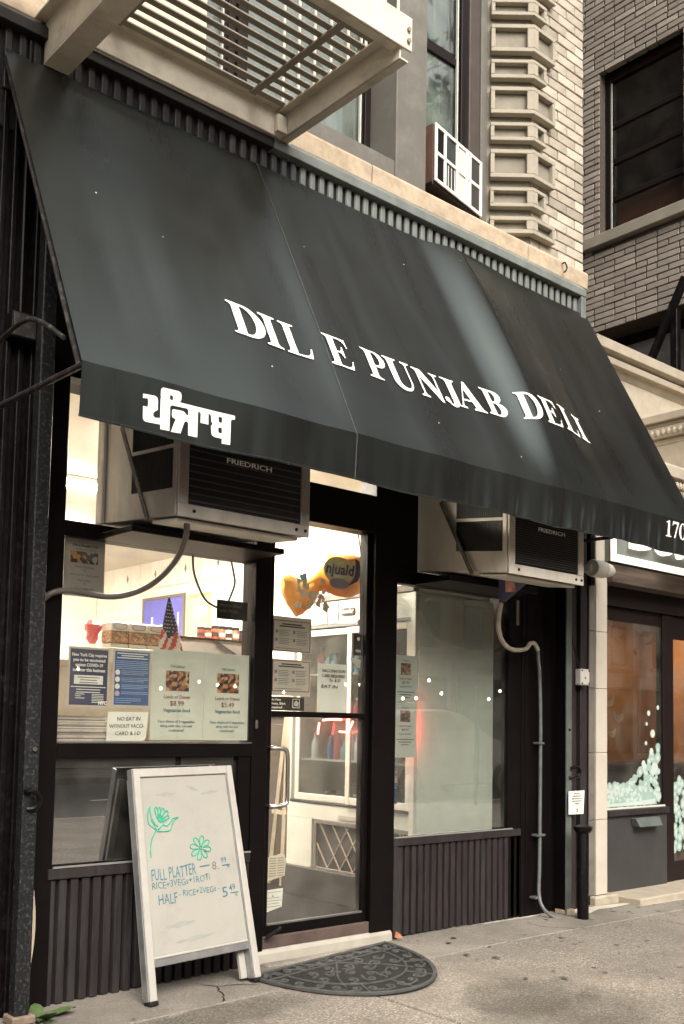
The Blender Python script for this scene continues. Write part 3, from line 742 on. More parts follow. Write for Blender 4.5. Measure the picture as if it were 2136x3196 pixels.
# hand cut letters ---------------------------------------------------------
def on_valance(o):
    off = origin(aw)
    bm = bmesh.new(); bm.from_mesh(o.data); bmesh.ops.triangulate(bm, faces=bm.faces)
    bmesh.ops.subdivide_edges(bm, edges=[e for e in bm.edges if e.calc_length() > .03], cuts=2); bmesh.ops.triangulate(bm, faces=bm.faces)
    for v in bm.verts:
        x, zz = v.co.x + off.x, v.co.z + off.z
        q = val_pt(x, max(0, min(1, (2.71 - zz) / VZ))); v.co.y = q[1] - .0018 - off.y
    bm.to_mesh(o.data); bm.free()
def arc(cx, cy, rx, ry, a0, a1, n=12): return [(cx + rx * math.cos(R(a0 + (a1 - a0) * k / n)), cy + ry * math.sin(R(a0 + (a1 - a0) * k / n))) for k in range(n + 1)]
def gI(w=.5, st=.24):
    a, b_ = w / 2 - st / 2, w / 2 + st / 2
    return [[(0, 0), (w, 0), (w, .045), (b_ + .03, .075), (b_, .13), (b_, .87), (b_ + .03, .925), (w, .955), (w, 1), (0, 1), (0, .955), (a - .03, .925), (a, .87), (a, .13), (a - .03, .075), (0, .045)]]
def gD(): return [[(0, 0), (.45, 0)] + arc(.45, .5, .55, .5, -90, 90, 16) + [(0, 1), (0, .955), (.08, .93), (.12, .88), (.12, .12), (.08, .07), (0, .045)],
                  [(.37, .93), (.45, .93)] + arc(.42, .5, .30, .43, 90, -90, 14) + [(.37, .07)]]
def gL(): return [[(0, 0), (.84, 0), (.90, .33), (.86, .33), (.80, .16), (.70, .08), (.58, .06), (.37, .06), (.37, .88), (.40, .93), (.50, .955), (.50, 1), (0, 1), (0, .955), (.09, .93), (.13, .88), (.13, .12), (.09, .07), (0, .045)]]
def gE(): return [[(0, 0), (.80, 0), (.88, .30), (.84, .30), (.78, .15), (.68, .07), (.55, .055), (.37, .055), (.37, .48), (.45, .48), (.53, .45), (.58, .35), (.62, .35), (.62, .70), (.58, .70), (.53, .58), (.46, .535), (.37, .535), (.37, .945), (.56, .945), (.68, .92), (.75, .85), (.79, .72), (.83, .72), (.80, 1), (0, 1), (0, .955), (.09, .93), (.13, .88), (.13, .12), (.09, .07), (0, .045)]]
def gP(): return [[(0, 0), (.52, 0), (.52, .045), (.41, .07), (.37, .12), (.37, .44), (.50, .44)] + arc(.52, .72, .30, .28, -90, 90, 12) + [(0, 1), (0, .955), (.09, .93), (.13, .88), (.13, .12), (.09, .07), (0, .045)],
                  [(.37, .94), (.44, .94)] + arc(.44, .72, .17, .22, 90, -90, 10) + [(.37, .50)]]
def gU(): return [[(0, 1), (.48, 1), (.48, .955), (.40, .93), (.36, .88), (.36, .34)] + arc(.57, .30, .21, .21, 180, 330, 8) + [(.79, .30), (.79, .88), (.74, .93), (.66, .955), (.66, 1), (.98, 1), (.98, .955), (.89, .93), (.85, .88), (.85, .32)] + arc(.49, .31, .36, .33, -5, -175, 12) + [(.12, .88), (.08, .93), (0, .955)]]
def gN(): return [[(.0, 0), (.32, 0), (.32, .045), (.24, .07), (.20, .14), (.20, .74), (.80, -.02), (.88, -.02), (.88, .88), (.92, .93), (1.0, .955), (1.0, 1), (.68, 1), (.68, .955), (.78, .93), (.81, .86), (.81, .36), (.33, 1), (0, 1), (0, .955), (.09, .92), (.13, .86), (.13, .14), (.08, .07), (0, .045)]]
def gJ(): return [[(.20, 1), (.72, 1), (.72, .955), (.65, .93), (.61, .87), (.61, .25)] + arc(.36, .22, .25, .25, 0, -140, 10) + [(.05, .13), (.05, .22), (.12, .28), (.20, .26), (.25, .18), (.24, .10), (.28, .05), (.34, .08), (.37, .2), (.37, .87), (.33, .93), (.20, .955)]]
def gA(): return [[(0, 0), (.30, 0), (.30, .045), (.22, .07), (.20, .12), (.26, .29), (.60, .29), (.66, .12), (.64, .07), (.56, .045), (.56, 0), (1.08, 0), (1.08, .045), (1.0, .07), (.94, .15), (.60, 1.02), (.52, 1.02), (.16, .17), (.10, .07), (0, .045)],
                  [(.285, .35), (.43, .74), (.575, .35)]]
def gB(): return [[(0, 0), (.50, 0)] + arc(.50, .27, .34, .27, -90, 75, 12) + arc(.48, .75, .30, .25, -65, 90, 10) + [(0, 1), (0, .955), (.09, .93), (.13, .88), (.13, .12), (.09, .07), (0, .045)],
                  [(.37, .94), (.44, .94)] + arc(.42, .75, .15, .19, 90, -90, 8) + [(.37, .56)], [(.37, .50), (.44, .50)] + arc(.42, .275, .19, .225, 90, -90, 8) + [(.37, .05)]]
def g1(): return [[(.10, 0), (.52, 0), (.52, .04), (.42, .07), (.39, .12), (.39, 1), (.33, 1), (.10, .88), (.10, .84), (.22, .86), (.24, .80), (.24, .12), (.21, .07), (.10, .04)]]
def g7(): return [[(.16, 0), (.34, 0), (.66, .90), (.66, 1), (.06, 1), (.0, .72), (.04, .72), (.10, .83), (.18, .86), (.50, .86)]]
def g0(): return [arc(.36, .5, .34, .52, 0, 360, 26)[:-1], arc(.36, .5, .17, .45, 360, 0, 22)[:-1]]
GL = {'D': (gD, 1.0), 'I': (gI, .5), 'L': (gL, .9), 'E': (gE, .88), 'P': (gP, .82), 'U': (gU, .98), 'N': (gN, 1.0), 'J': (gJ, .72), 'A': (gA, 1.08), 'B': (gB, .84), '1': (g1, .52), '7': (g7, .66), '0': (g0, .7)}
# (letter, left x, right x, top s, bottom s) on the slope
for ch, xa, xb, sa, sb in (('D', -1.889, -1.680, 1.318, 1.528), ('I', -1.695, -1.592, 1.319, 1.530), ('L', -1.570, -1.397, 1.321, 1.532), ('E', -1.296, -1.125, 1.318, 1.528),
                           ('P', -1.019, -.857, 1.312, 1.517), ('U', -.854, -.654, 1.311, 1.535), ('N', -.634, -.428, 1.319, 1.530), ('J', -.440, -.285, 1.314, 1.530),
                           ('A', -.314, -.091, 1.303, 1.516), ('B', -.060, .110, 1.296, 1.502), ('D', .197, .374, 1.305, 1.512), ('E', .390, .560, 1.308, 1.512), ('L', .601, .790, 1.300, 1.502), ('I', .815, .926, 1.284, 1.487)):
    fn, w0 = GL[ch]
    cs = []
    for c in fn():
        cs.append([(xa + (xb - xa) * px / w0, -(sb - (sb - sa) * py)) for px, py in c])
    cu = bpy.data.curves.new("s", 'CURVE'); cu.dimensions = '2D'; cu.fill_mode = 'BOTH'; cu.extrude = 0.0
    for c in cs:
        spn = cu.splines.new('POLY'); spn.points.add(len(c) - 1); spn.use_cyclic_u = True
        for k, p in enumerate(c): spn.points[k].co = (p[0], p[1], 0, 1)
    me = curve_mesh(cu)
    bm = bmesh.new(); bm.from_mesh(me); bmesh.ops.triangulate(bm, faces=bm.faces)
    bmesh.ops.subdivide_edges(bm, edges=[e for e in bm.edges if e.calc_length() > .02], cuts=3, use_grid_fill=False)
    bmesh.ops.triangulate(bm, faces=bm.faces)
    for v in bm.verts: v.co = Vector(aw_pt(v.co.x, -v.co.y, .005))
    bm.to_mesh(me); bm.free()
    o = place_mesh("letter", me, Matrix.Identity(4), letter_m, aw)
for ch, xa, xb in (('1', 1.428, 1.502), ('7', 1.512, 1.592), ('0', 1.597, 1.682)):
    fn, w0 = GL[ch]
    on_valance(shape([[(xa + (xb - xa) * px / w0, 2.583 + .108 * py) for px, py in c] for c in fn()], Matrix.Translation((0, -1.016, 0)) @ FACE_STREET, letter_m, aw, "letter", 0.0))
G0 = [(-2.477, 2.637), (-2.422, 2.64), (-2.41, 2.635), (-2.406, 2.62), (-2.405, 2.585), (-2.417, 2.577), (-2.425, 2.568), (-2.424, 2.556), (-2.414, 2.551), (-2.392, 2.554), (-2.395, 2.637), (-2.391, 2.64), (-2.395, 2.644), (-2.396, 2.669), (-2.392, 2.679), (-2.384, 2.683), (-2.31, 2.685), (-2.3, 2.681), (-2.295, 2.672), (-2.295, 2.651), (-2.302, 2.64), (-2.019, 2.643), (-2.018, 2.626), (-2.035, 2.624), (-2.038, 2.616), (-2.035, 2.512), (-2.079, 2.51), (-2.08, 2.531), (-2.118, 2.531), (-2.13, 2.535), (-2.135, 2.541), (-2.14, 2.573), (-2.131, 2.584), (-2.14, 2.596), (-2.142, 2.617), (-2.148, 2.623), (-2.155, 2.622), (-2.153, 2.577), (-2.193, 2.577), (-2.194, 2.616), (-2.203, 2.623), (-2.208, 2.618), (-2.204, 2.512), (-2.251, 2.511), (-2.254, 2.562), (-2.262, 2.568), (-2.272, 2.564), (-2.277, 2.552), (-2.289, 2.511), (-2.337, 2.509), (-2.317, 2.565), (-2.333, 2.57), (-2.337, 2.579), (-2.337, 2.599), (-2.331, 2.605), (-2.283, 2.607), (-2.271, 2.601), (-2.262, 2.593), (-2.256, 2.598), (-2.257, 2.616), (-2.265, 2.622), (-2.338, 2.619), (-2.346, 2.614), (-2.347, 2.607), (-2.344, 2.51), (-2.388, 2.509), (-2.389, 2.528), (-2.457, 2.526), (-2.467, 2.529), (-2.472, 2.538), (-2.474, 2.587), (-2.454, 2.587), (-2.451, 2.597), (-2.452, 2.618), (-2.457, 2.622), (-2.477, 2.619)]
GH = [[(-2.351, 2.659), (-2.34, 2.66), (-2.336, 2.655), (-2.336, 2.641), (-2.347, 2.64), (-2.351, 2.644)], [(-2.103, 2.621), (-2.088, 2.623), (-2.084, 2.619), (-2.083, 2.602), (-2.088, 2.598), (-2.1, 2.6)], [(-2.101, 2.575), (-2.087, 2.578), (-2.082, 2.573), (-2.081, 2.556), (-2.086, 2.553), (-2.099, 2.554)]]
on_valance(shape([G0] + GH, Matrix.Translation((0, -1.012, 0)) @ FACE_STREET, letter_m, aw, "gurmukhi_lettering", 0.0))
# bird specks on the canvas
for k, (x, s) in enumerate(((-1.15, .62), (-2.15, 1.02), (-1.72, 1.68), (-.25, .35), (.30, .15), (1.3, 1.1), (1.05, .8), (-.6, 1.72), (.05, 1.8), (-2.45, .85))):
    p = Vector(aw_pt(x, s, .002)); a = .004
    MB().poly([tuple(p + Vector((a * math.cos(t) * .7, 0, 0)) + AD * (a * 1.3 * math.sin(t))) for t in (0, 1, 2, 3, 4, 5)]).build("speck", letter_m, aw)

# ================================================================== AIR CONDITIONERS
def air_con(label, x0, x1, yf, zf, h, case_m, tilt, maker_pos, group, gril_rows):
    """through-the-wall unit: case, side louvres, front grille, frame, strap; tilted down to the street"""
    t = thing("air_conditioner", (x0, .05, zf), label, "air conditioner", group)
    k = tilt                         # rise per metre towards the wall
    def H(name, m, xa, xb, ya, yb, za, zb, bevel=.002, parent=None):
        P = []
        for zz in (za, zb):
            for (xx, yy) in ((xa, ya), (xb, ya), (xb, yb), (xa, yb)): P.append((xx, yy, zz + (yy - yf) * k))
        return MB().hexa(P).build(name, m, parent or t, bevel)
    case = H("case", case_m, x0, x1, yf + .012, .10, zf, zf + h, .004)
    # side vents as framed dark openings with fins
    zs = zf + .13
    for i in range(3):
        za = zs + i * .205; zb = za + .185
        if za > zf + h - .1: break
        zb = min(zb, zf + h - .02)
        v = H("side_vent", darkgrille, x0 - .003, x0 + .01, yf + .045, yf + .415, za, zb, 0)
        for q in range(22):
            yy = yf + .052 + q * .0165
            H("fin", darkgrille, x0 - .007, x0 - .003, yy, yy + .004, za, zb, 0, v)
    # front
    g = H("front_grille", darkgrille, x0 + .055, x1 - .055, yf, yf + .012, zf + .062, zf + h - .02, 0)
    nrow = gril_rows
    fin_m = mat("grille fin", (.045, .040, .036), .4, .2)
    for q in range(nrow):
        zz = zf + .075 + q * (h - .12) / nrow
        H("grille_bar", fin_m, x0 + .06, x1 - .06, yf - .006, yf, zz, zz + .0065, 0, g)
    f = H("front_frame", case_m, x0, x1, yf - .010, yf + .004, zf - .004, zf + .058, .003)
    H("front_frame", case_m, x0, x0 + .055, yf - .010, yf + .004, zf + .0585, zf + h, .003); H("front_frame", case_m, x1 - .055, x1, yf - .010, yf + .004, zf + .0585, zf + h, .003)
    for xx in (x0 + .085, x1 - .085, x1 - .028):
        MB().lathe([(.008, 0), (.008, -.006)], (xx, yf - .010, zf + .028 - .010 * k), 10, 'y').build("screw", blackmetal, f)
    text("FRIEDRICH", .034, maker_pos, letter_m, t, "maker_lettering", bold=.012, width=.265, ext=.0005)
    # steel support strap and sill
    MB().bar((x0 - .03, -.20, zf + .50), (x0 - .028, -.47, zf + .005), .026, .006, (1, 0, 0)).build("support_strap", tube_m, t)
    H("drip_edge", whiteplastic, x0 + .02, x1 - .04, yf + .03, yf + .25, zf - .022, zf - .006, .004)
    return t
air_con("rusty grey air conditioner over the left window", -2.10, -1.33, -.68, 2.240, .56, metal_ac, .075, (-1.707, -.6895, 2.526), "air conditioners under the awning", 13)
air_con("cream air conditioner over the right window above the blue funnel", .172, .912, -.725, 2.226, .56, metal_ac2, .11, (.579, -.7345, 2.512), "air conditioners under the awning", 30)
S("ac_shelf", black, -2.14, -1.22, -.35, .0, 2.205, 2.235); S("ac_shelf", black, .12, 1.0, -.30, .0, 2.215, 2.255)
S("filler_panel", black, .912, 1.064, .02, .06, 2.30, ZT); S("filler_panel", mat("foam filler", (.45, .42, .36), .9, .15), -2.118, -2.10, .0, .06, 2.29, ZT)
tag(MB().tube([(-2.006, -.62, 2.235), (-1.967, -.55, 2.167), (-1.945, -.45, 2.09), (-1.931, -.30, 2.021), (-1.968, -.20, 1.963), (-2.038, -.12, 1.926), (-2.122, -.08, 1.915), (-2.216, -.06, 1.923), (-2.312, -.05, 1.929), (-2.381, -.04, 1.912), (-2.415, -.02, 1.882)], .0145, 10).build("drain_hose", mat("grey brown hose", (.13, .11, .095), .4, .2), smooth=True), "grey brown drain hose sagging from the left air conditioner across the window", "hose")
# drain funnel and conduit on the right
fu = thing("drain_funnel", (.57, -.36, 2.1), "blue plastic funnel wedged under the right air conditioner", "funnel")
blue_pl = mat("blue plastic sheet", (.028, .030, .085), .4, .3, 10)
mb = MB(); N = 14
top = [(.60 + .14 * math.cos(q * 6.2832 / N), -.44 + .10 * math.sin(q * 6.2832 / N), 2.275 + .015 * math.sin(q * 2.1)) for q in range(N)]
bot = [(.575 + .02 * math.cos(q * 6.2832 / N), -.345 + .02 * math.sin(q * 6.2832 / N), 2.115) for q in range(N)]
mb.v += top + bot
for q in range(N): mb.f.append((q, (q + 1) % N, N + (q + 1) % N, N + q))
mb.build("cone", blue_pl, fu, smooth=True)
MB().hexa([(.46, -.47, 2.16), (.52, -.50, 2.165), (.52, -.498, 2.165), (.46, -.468, 2.16), (.455, -.47, 2.255), (.50, -.505, 2.26), (.50, -.503, 2.26), (.455, -.468, 2.255)]).build("tag", mat("red white tag", (.42, .2, .17), .5, .8, 14), fu)
hose_m = mat("dirty white hose", (.42, .38, .31), .45, .35, 9)
tag(MB().tube([(.575, -.34, 2.115), (.577, -.33, 2.096), (.616, -.28, 1.977), (.728, -.22, 1.882), (.901, -.16, 1.838), (1.12, -.10, 1.856), (1.20, -.08, 1.90), (1.262, -.07, 1.905), (1.30, -.07, 1.86)], .0155, 10).build("hose", hose_m, smooth=True), "dirty white hose curling from the blue funnel to the wall conduit", "hose")
cd = thing("conduit", (1.37, -.04, -.03), "thin grey conduit running down the right pier to the pavement", "conduit")
MB().tube([(1.30, -.07, 1.86), (1.335, -.05, 1.78), (1.352, -.045, 1.70), (1.366, -.045, 1.36), (1.364, -.045, .794), (1.354, -.05, .346), (1.337, -.06, .147), (1.335, -.10, .054), (1.39, -.15, -.005), (1.477, -.20, -.025)], .0125, 8).build("pipe", mat("grey conduit paint", (.13, .14, .135), .45, .3, 10), cd, smooth=True)
for zz, w in ((1.201, .03), (.553, .045), (.122, .035)): MB().box(1.357 - w - (.03 if zz < .2 else 0), 1.357 + w - (.03 if zz < .2 else 0), -.066, -.010, zz - .008, zz + .008).build("clip", railgrey, cd, .002)

# window unit upstairs
ua = thing("air_conditioner", (.24, 0, 4.92), "rusty sided white grilled air conditioner in the upstairs window", "air conditioner")
rust = mat("rusting brown case", (.11, .055, .038), .7, .6, 7, .3, 50, stain=(.36, .26, .19), stain_scale=3.5, stretch=(1, 1, .3))
def UP(u, v, w): # u along the front, v up, w back
    c, s_ = math.cos(R(10)), math.sin(R(10))
    return (.236 + u * c - w * s_, -.012 + u * s_ + w * c, 4.955 + v - .02 * u)
def UH(name, m, u0, u1, v0, v1, w0, w1, bevel=.003, parent=None):
    P = [UP(u, v, w) for v in (v0, v1) for (u, w) in ((u0, w0), (u1, w0), (u1, w1), (u0, w1))]
    return MB().hexa(P).build(name, m, parent or ua, bevel)
UH("case", rust, 0, .60, 0, .405, .006, .36)
fw = mat("white grille frame", (.80, .78, .70), .5, .05)
g = UH("grille", mat("grille louvre grey", (.16, .18, .17), .5, .5, 60, stretch=(8, 8, .2)), .01, .59, .01, .395, -.004, .006, 0)
us = (0, .13, .28, .385, .445, .60)
for u in (0, .11, .262, .385, .43, .575): UH("frame_bar", fw, u, u + (.025 if u not in (.385,) else .03), 0, .405, -.016, -.004, .002, g)
for v in (0, .19, .380): UH("frame_bar", fw, .026, .574, v, v + .022, -.015, -.005, 0, g)
for (ua0, ua1) in ((.03, .108), (.14, .258)):
    for q in range(9):
        u = ua0 + (ua1 - ua0) * (q + .3) / 9
        UH("louvre", fw if ua0 > .1 and q % 3 == 2 else darkgrille, u, u + .003, .024, .188, -.008, -.004, 0, g); UH("louvre", darkgrille, u, u + .003, .214, .378, -.008, -.004, 0, g)
UH("louvre_panel", whiteplastic, .29, .384, .024, .378, -.007, -.004, 0, g); UH("louvre_panel", mat("dark louvre", (.05, .045, .042), .5), .457, .573, .024, .378, -.007, -.004, 0, g)
UH("tray", sash_m, -.01, .62, -.03, -.003, .0, .36)

# ================================================================== FIRE ESCAPE
fe = thing("fire_escape", (-1.8, -.1, 4.5), "cream painted iron fire escape balcony above the awning", "fire escape")
def F(name, m, x0, x1, y0, y1, z0, z1, bevel=.003, parent=None): return MB().box(x0, x1, y0, y1, z0, z1).build(name, m, parent or fe, bevel)
w_ = F("wall_stringer", escape_m, -2.44, -1.13, -.125, -.113, 4.645, 4.815)
MB().box(-2.44, -1.13, -.165, -.126, 4.805, 4.814).build("flange", escape_m, w_)
f_ = F("front_stringer", escape_m, -3.6, -1.045, -1.085, -1.070, 4.715, 4.895)
MB().box(-3.6, -1.10, -1.069, -1.02, 4.715, 4.724).build("flange", escape_m, f_)
for zz in (4.76, 4.82): MB().lathe([(.012, 0), (.012, -.012)], (-1.075, -1.085, zz), 10, 'y').build("bolt", mat("bolt head", (.28, .25, .2), .5), f_, smooth=True)
s_ = F("side_channel", escape_m, -1.118, -1.108, -1.07, -.03, 4.66, 4.80)
MB().box(-1.107, -1.06, -1.07, -.03, 4.66, 4.669).build("flange", escape_m, s_)
MB().box(-1.17, -1.119, -1.06, -.03, 4.79, 4.80).build("flange", escape_m, s_)
br = F("bracket_beam", escape_m, -2.545, -2.532, -1.6, -.06, 4.492, 4.70)
MB().box(-2.545, -2.415, -1.6, -.06, 4.480, 4.4915).build("flange", escape_m, br)
MB().box(-2.60, -2.5455, -1.6, -.06, 4.691, 4.70).build("flange", escape_m, br)
MB().box(-2.56, -2.40, -.06, -.05, 4.46, 4.72).build("wall_plate", blackmetal, br)
F("side_channel", escape_m, -3.6, -3.59, -1.07, -.03, 4.66, 4.80)
slat = meshdata(MB().box(0, 2.38, 0, .040, 0, .010), slat_m, .002)
for k in range(12): child("slat", slat, fe, (-3.52, -.205 - k * .0735, 4.800))
for x in (-3.1, -2.215, -1.375):
    MB().box(x - .021, x + .021, -1.06, -.165, 4.786, 4.7985).build("cross_bar", slat_m, fe, .002)
cl = F("end_cleat", escape_m, -1.19, -1.12, -.16, -.126, 4.66, 4.76)
for k in range(18):
    x = -3.5 + k * .14
    MB().lathe([(.008, 0), (.008, .92)], (x, -1.055, 4.81), 8).build("baluster", escape_m, fe, smooth=True)
for k in range(7):
    y = -.15 - k * .14
    MB().lathe([(.008, 0), (.008, .92)], (-1.15, y, 4.80), 8).build("baluster", escape_m, fe, smooth=True)
F("hand_rail", escape_m, -3.6, -1.09, -1.07, -1.04, 5.73, 5.745); F("hand_rail", escape_m, -1.165, -1.135, -1.04, -.03, 5.73, 5.745)
MB().bar((-1.13, -.05, 4.62), (-1.02, -.05, 4.70), .02, .05).build("wall_lug", creampaint, fe)

# ================================================================== NEIGHBOURING BUILDING (cream stone, brick court)
nb = thing("neighbour_building", (3.0, .1, 0), "brown brick building with pale stone cornices right of the deli", "building")
def Nx(name, m, x0, x1, y0, y1, z0, z1, bevel=.004, parent=None): return MB().box(x0, x1, y0, y1, z0, z1).build(name, m, parent or nb, bevel)
nstone = mat("pale carved stone", (.40, .35, .27), .8, .14, 7, .4, 45, stain=(.22, .18, .135), stain_scale=3.2, stain_amt=.6)
pillar_m = mat("cream stone pillar", (.53, .485, .40), .65, .07, 5, .15, 30)
# side wall of the court (faces the deli): bricks on x = 3.9
XW = 3.9
for (y0, y1, z0, z1) in ((.0, 1.6, 7.99, 10), (1.205, 1.9, 6.25, 7.99), (.0, .275, 5.0, 7.99), (.275, 1.9, 5.26, 6.10)):
    Nx("mortar_bed", mortar2_m, XW + .012, XW + .3, y0, y1, z0, z1, 0)
Nx("far_wall", nbrick_ms[0], XW + .02, XW + 4, 1.62, 6, 4.0, 14, 0); Nx("far_wall", nbrick_ms[0], XW + .1, XW + 4, -.3, 1.61, 10.01, 14, 0)
dkb = mat("dark oriel brick", (.075, .055, .045), .9, .2, 9)
ob = Nx("oriel_bay", dkb, XW + .02, XW + 7.5, -1.5, -.02, 5.3, 16, .02)  # unseen bay added to darken what the awning canvas reflects
for k in range(3):
    for q in range(3): Nx("oriel_window", sash_m, XW + .6 + k * 2.3, XW + 1.9 + k * 2.3, -1.53, -1.49, 6.3 + q * 3.1, 8.2 + q * 3.1, .01, ob)
Nx("court_front_wall", nbrick_ms[1], XW + .02, XW + 8, -.28, -.02, 4.6, 5.29, 0)
z = 5.262; row = 0; rb = random.Random(3)
while z < 8.95:
    y = -.02 + (0.12 if row % 2 else 0); end = 1.75
    while y < end:
        L = rb.choice([.235, .235, .235, .115]); ya, yb = y, min(y + L, end)
        # window opening y .275..1.205, z 6.25..7.99 ; pale pilaster at y<.20
        segs = [(ya, yb)]
        if 6.19 < z + .03 < 7.975:
            segs = []
            if ya < .29: segs.append((ya, min(yb, .285)))
            if yb > 1.21: segs.append((max(ya, 1.21), yb))
        elif 6.09 < z + .03 <= 6.25: segs = [(max(ya, 1.30), yb)] if yb > 1.32 else []
        for a, b_ in segs:
            a = max(a, .0)
            if b_ - a > .03:
                k = rb.choice([0, 0, 1, 1, 2, 2, 3]) if rb.random() < .55 else rb.choice([0, 1]); Lr = round(b_ - a - .010, 2)
                key = ("n", Lr, k)
                if key not in brick_protos: brick_protos[key] = meshdata(MB().box(0, .07, 0, Lr, 0, .052), nbrick_ms[k], .003)
                child("brick", brick_protos[key], nb, (XW + rb.uniform(-.003, .003), a, z))
        y += L + .001
    z += .0625; row += 1
Nx("window_sill", quoin_m, XW - .06, XW + .2, .18, 1.37, 6.115, 6.235, .008)
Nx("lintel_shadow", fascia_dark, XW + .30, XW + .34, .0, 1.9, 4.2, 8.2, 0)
nw = Nx("window", sash_m, XW + .10, XW + .17, 1.14, 1.21, 6.25, 7.99); Nx("frame", sash_m, XW + .10, XW + .17, .275, .34, 6.25, 7.99, parent=nw); Nx("frame", sash_m, XW + .10, XW + .17, .34, 1.14, 7.86, 7.99, parent=nw); Nx("frame", sash_m, XW + .10, XW + .17, .34, 1.14, 6.25, 6.30, parent=nw)
for zz in (6.60, 6.99, 7.37): Nx("sash_rail", sash_m, XW + .115, XW + .16, .34, 1.14, zz, zz + .055, parent=nw)
Nx("bead", sash_pale, XW + .108, XW + .113, 1.125, 1.138, 6.32, 7.85, 0, parent=nw)
for za, zb, mm in ((6.30, 6.60, glass_dark), (6.655, 6.99, glass_dark), (7.045, 7.37, glass_dark), (7.425, 7.86, glass_dark)): Nx("pane", mm, XW + .13, XW + .134, .34, 1.14, za, zb, 0, parent=nw)
Nx("roller_blind", mat("rust red blind", (.12, .035, .018), .8), XW + .20, XW + .21, .36, 1.12, 6.30, 6.62, 0)
Nx("stone_quoin", nstone, XW - .05, XW + .2, -.05, .19, 7.50, 7.95); Nx("stone_quoin", nstone, XW - .05, XW + .2, -.05, .205, 6.15, 6.50); Nx("pale_pilaster", nstone, XW - .02, XW + .2, -.1, .155, 4.5, 6.14); Nx("pale_pilaster", nstone, XW - .02, XW + .2, -.1, .165, 6.51, 7.49)
# dark opening under the brick with an iron brace
Nx("iron_post", blackmetal, XW - .10, XW - .03, .30, .37, 4.2, 5.20); MB().bar((XW - .12, .72, 4.45), (XW - .12, .20, 5.45), .05, .07, (1, 0, 0)).build("iron_brace", blackmetal, nb)
Nx("dim_plaster", mat("dim grey plaster", (.14, .14, .125), .9, .3, 5), XW + .22, XW + .26, .2, 1.5, 4.3, 5.12, 0)
# street side cornices
MB().prism([(1.98, .03, 4.13), (1.98, -.02, 4.19), (1.98, -.05, 4.19), (1.98, -.06, 4.235), (1.98, -.012, 4.25), (1.98, -.012, 4.262), (1.98, -.09, 4.275), (1.98, -.10, 4.35), (1.98, .2, 4.36), (1.98, .2, 4.13)], (4.0, 0, 0)).build("upper_cornice", nstone, nb, .003)
Nx("frieze_wall", nstone, 1.98, 6.0, .02, .2, 3.0, 4.128)
# entablature of the projecting portal, seen from its side
pt = Nx("portal_block", nstone, 2.80, 6.0, -.55, .018, 2.80, 3.62)
for (xo, z0, z1) in ((.06, 3.80, 3.868), (.025, 3.765, 3.799), (.035, 3.672, 3.764), (.0, 3.62, 3.671)):
    MB().box(2.80 - xo, 6.0, -.55 - xo, .018, z0 + .001, z1).build("moulding", nstone, pt, .006)
egg = meshdata(MB().lathe([(.001, -.03), (.016, -.02), (.022, 0), (.017, .02), (.006, .032)], (0, 0, 0), 8), nstone)
for k in range(11): child("egg", egg, pt, (2.768, -.53 + k * .05, 3.715))
for k in range(14): child("egg", egg, pt, (2.80 + k * .05, -.59, 3.715))
lc = MB().prism([(2.22, -.40, 3.10), (2.22, -.43, 3.16), (2.22, -.40, 3.17), (2.22, -.40, 3.235), (2.22, -.455, 3.25), (2.22, -.455, 3.33), (2.22, -.44, 3.35), (2.22, .019, 3.40), (2.22, .019, 3.10)], (3.8, 0, 0)).build("lower_cornice", nstone, nb, .003)
for k in range(26): child("egg", egg, lc, (2.25 + k * .05, -.425, 3.20))
# cream pillar in stone courses on a plinth
zc = [.055, .62, 1.13, 1.62, 2.06, 2.55, 2.95]
for a, b_ in zip(zc[:-1], zc[1:]):
    Nx("pillar_stone", pillar_m, 2.104, 2.25, -.002, .4, a + .0015, b_ - .0015, .003)
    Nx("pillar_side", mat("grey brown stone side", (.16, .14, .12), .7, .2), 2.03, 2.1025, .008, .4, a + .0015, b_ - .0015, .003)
Nx("plinth", nstone, 2.06, 2.36, -.035, .38, gz(2.2, 0) - .03, .052, .012)
Nx("sign_post", black, 1.965, 2.02, -.05, .02, 2.40, 3.0)
# shop window of the neighbour
ns_ = Nx("shop_window", sash_m, 2.25, 3.30, .145, .20, 2.19, 2.30)
for nm, a in (("soffit_board", (2.25, 6, -.05, .10, 2.455, 2.60)), ("head_panel", (2.25, 6, .10, .16, 2.30, 2.60))): Nx(nm, mat("streaked wood soffit", (.085, .062, .047), .6, .5, 6, stretch=(.3, 6, 6)) if nm == "soffit_board" else sash_m, *a)
Nx("stile", sash_m, 3.262, 3.425, .13, .2, -.02, 2.30, parent=ns_); Nx("sill", blackwood, 2.25, 3.26, .07, .2, .625, .672, parent=ns_); Nx("bead", whiteplastic, 2.25, 3.255, .11, .125, .674, .688, 0, parent=ns_)
Nx("pane", glass("strong street mirror glass", (.75, .75, .72), 3.2), 2.25, 3.262, .150, .154, .69, 2.19, 0, parent=ns_)
Nx("kick_panel", mat("charcoal panel", (.045, .043, .043), .5, .15, 4, stain=(.085, .085, .08), stain_scale=3), 2.25, 3.262, .10, .14, -.04, .624, parent=ns_)
MB().hexa([(2.74, .02, .53), (3.07, .02, .53), (3.07, .098, .535), (2.74, .098, .535), (2.72, .05, .60), (3.07, .05, .60), (3.07, .098, .60), (2.72, .098, .60)]).build("letter_slot", railgrey, ns_, .004)
Nx("paved_threshold", nstone, 2.37, 6, -.22, .4, gz(3, 0) - .03, .035, .01)
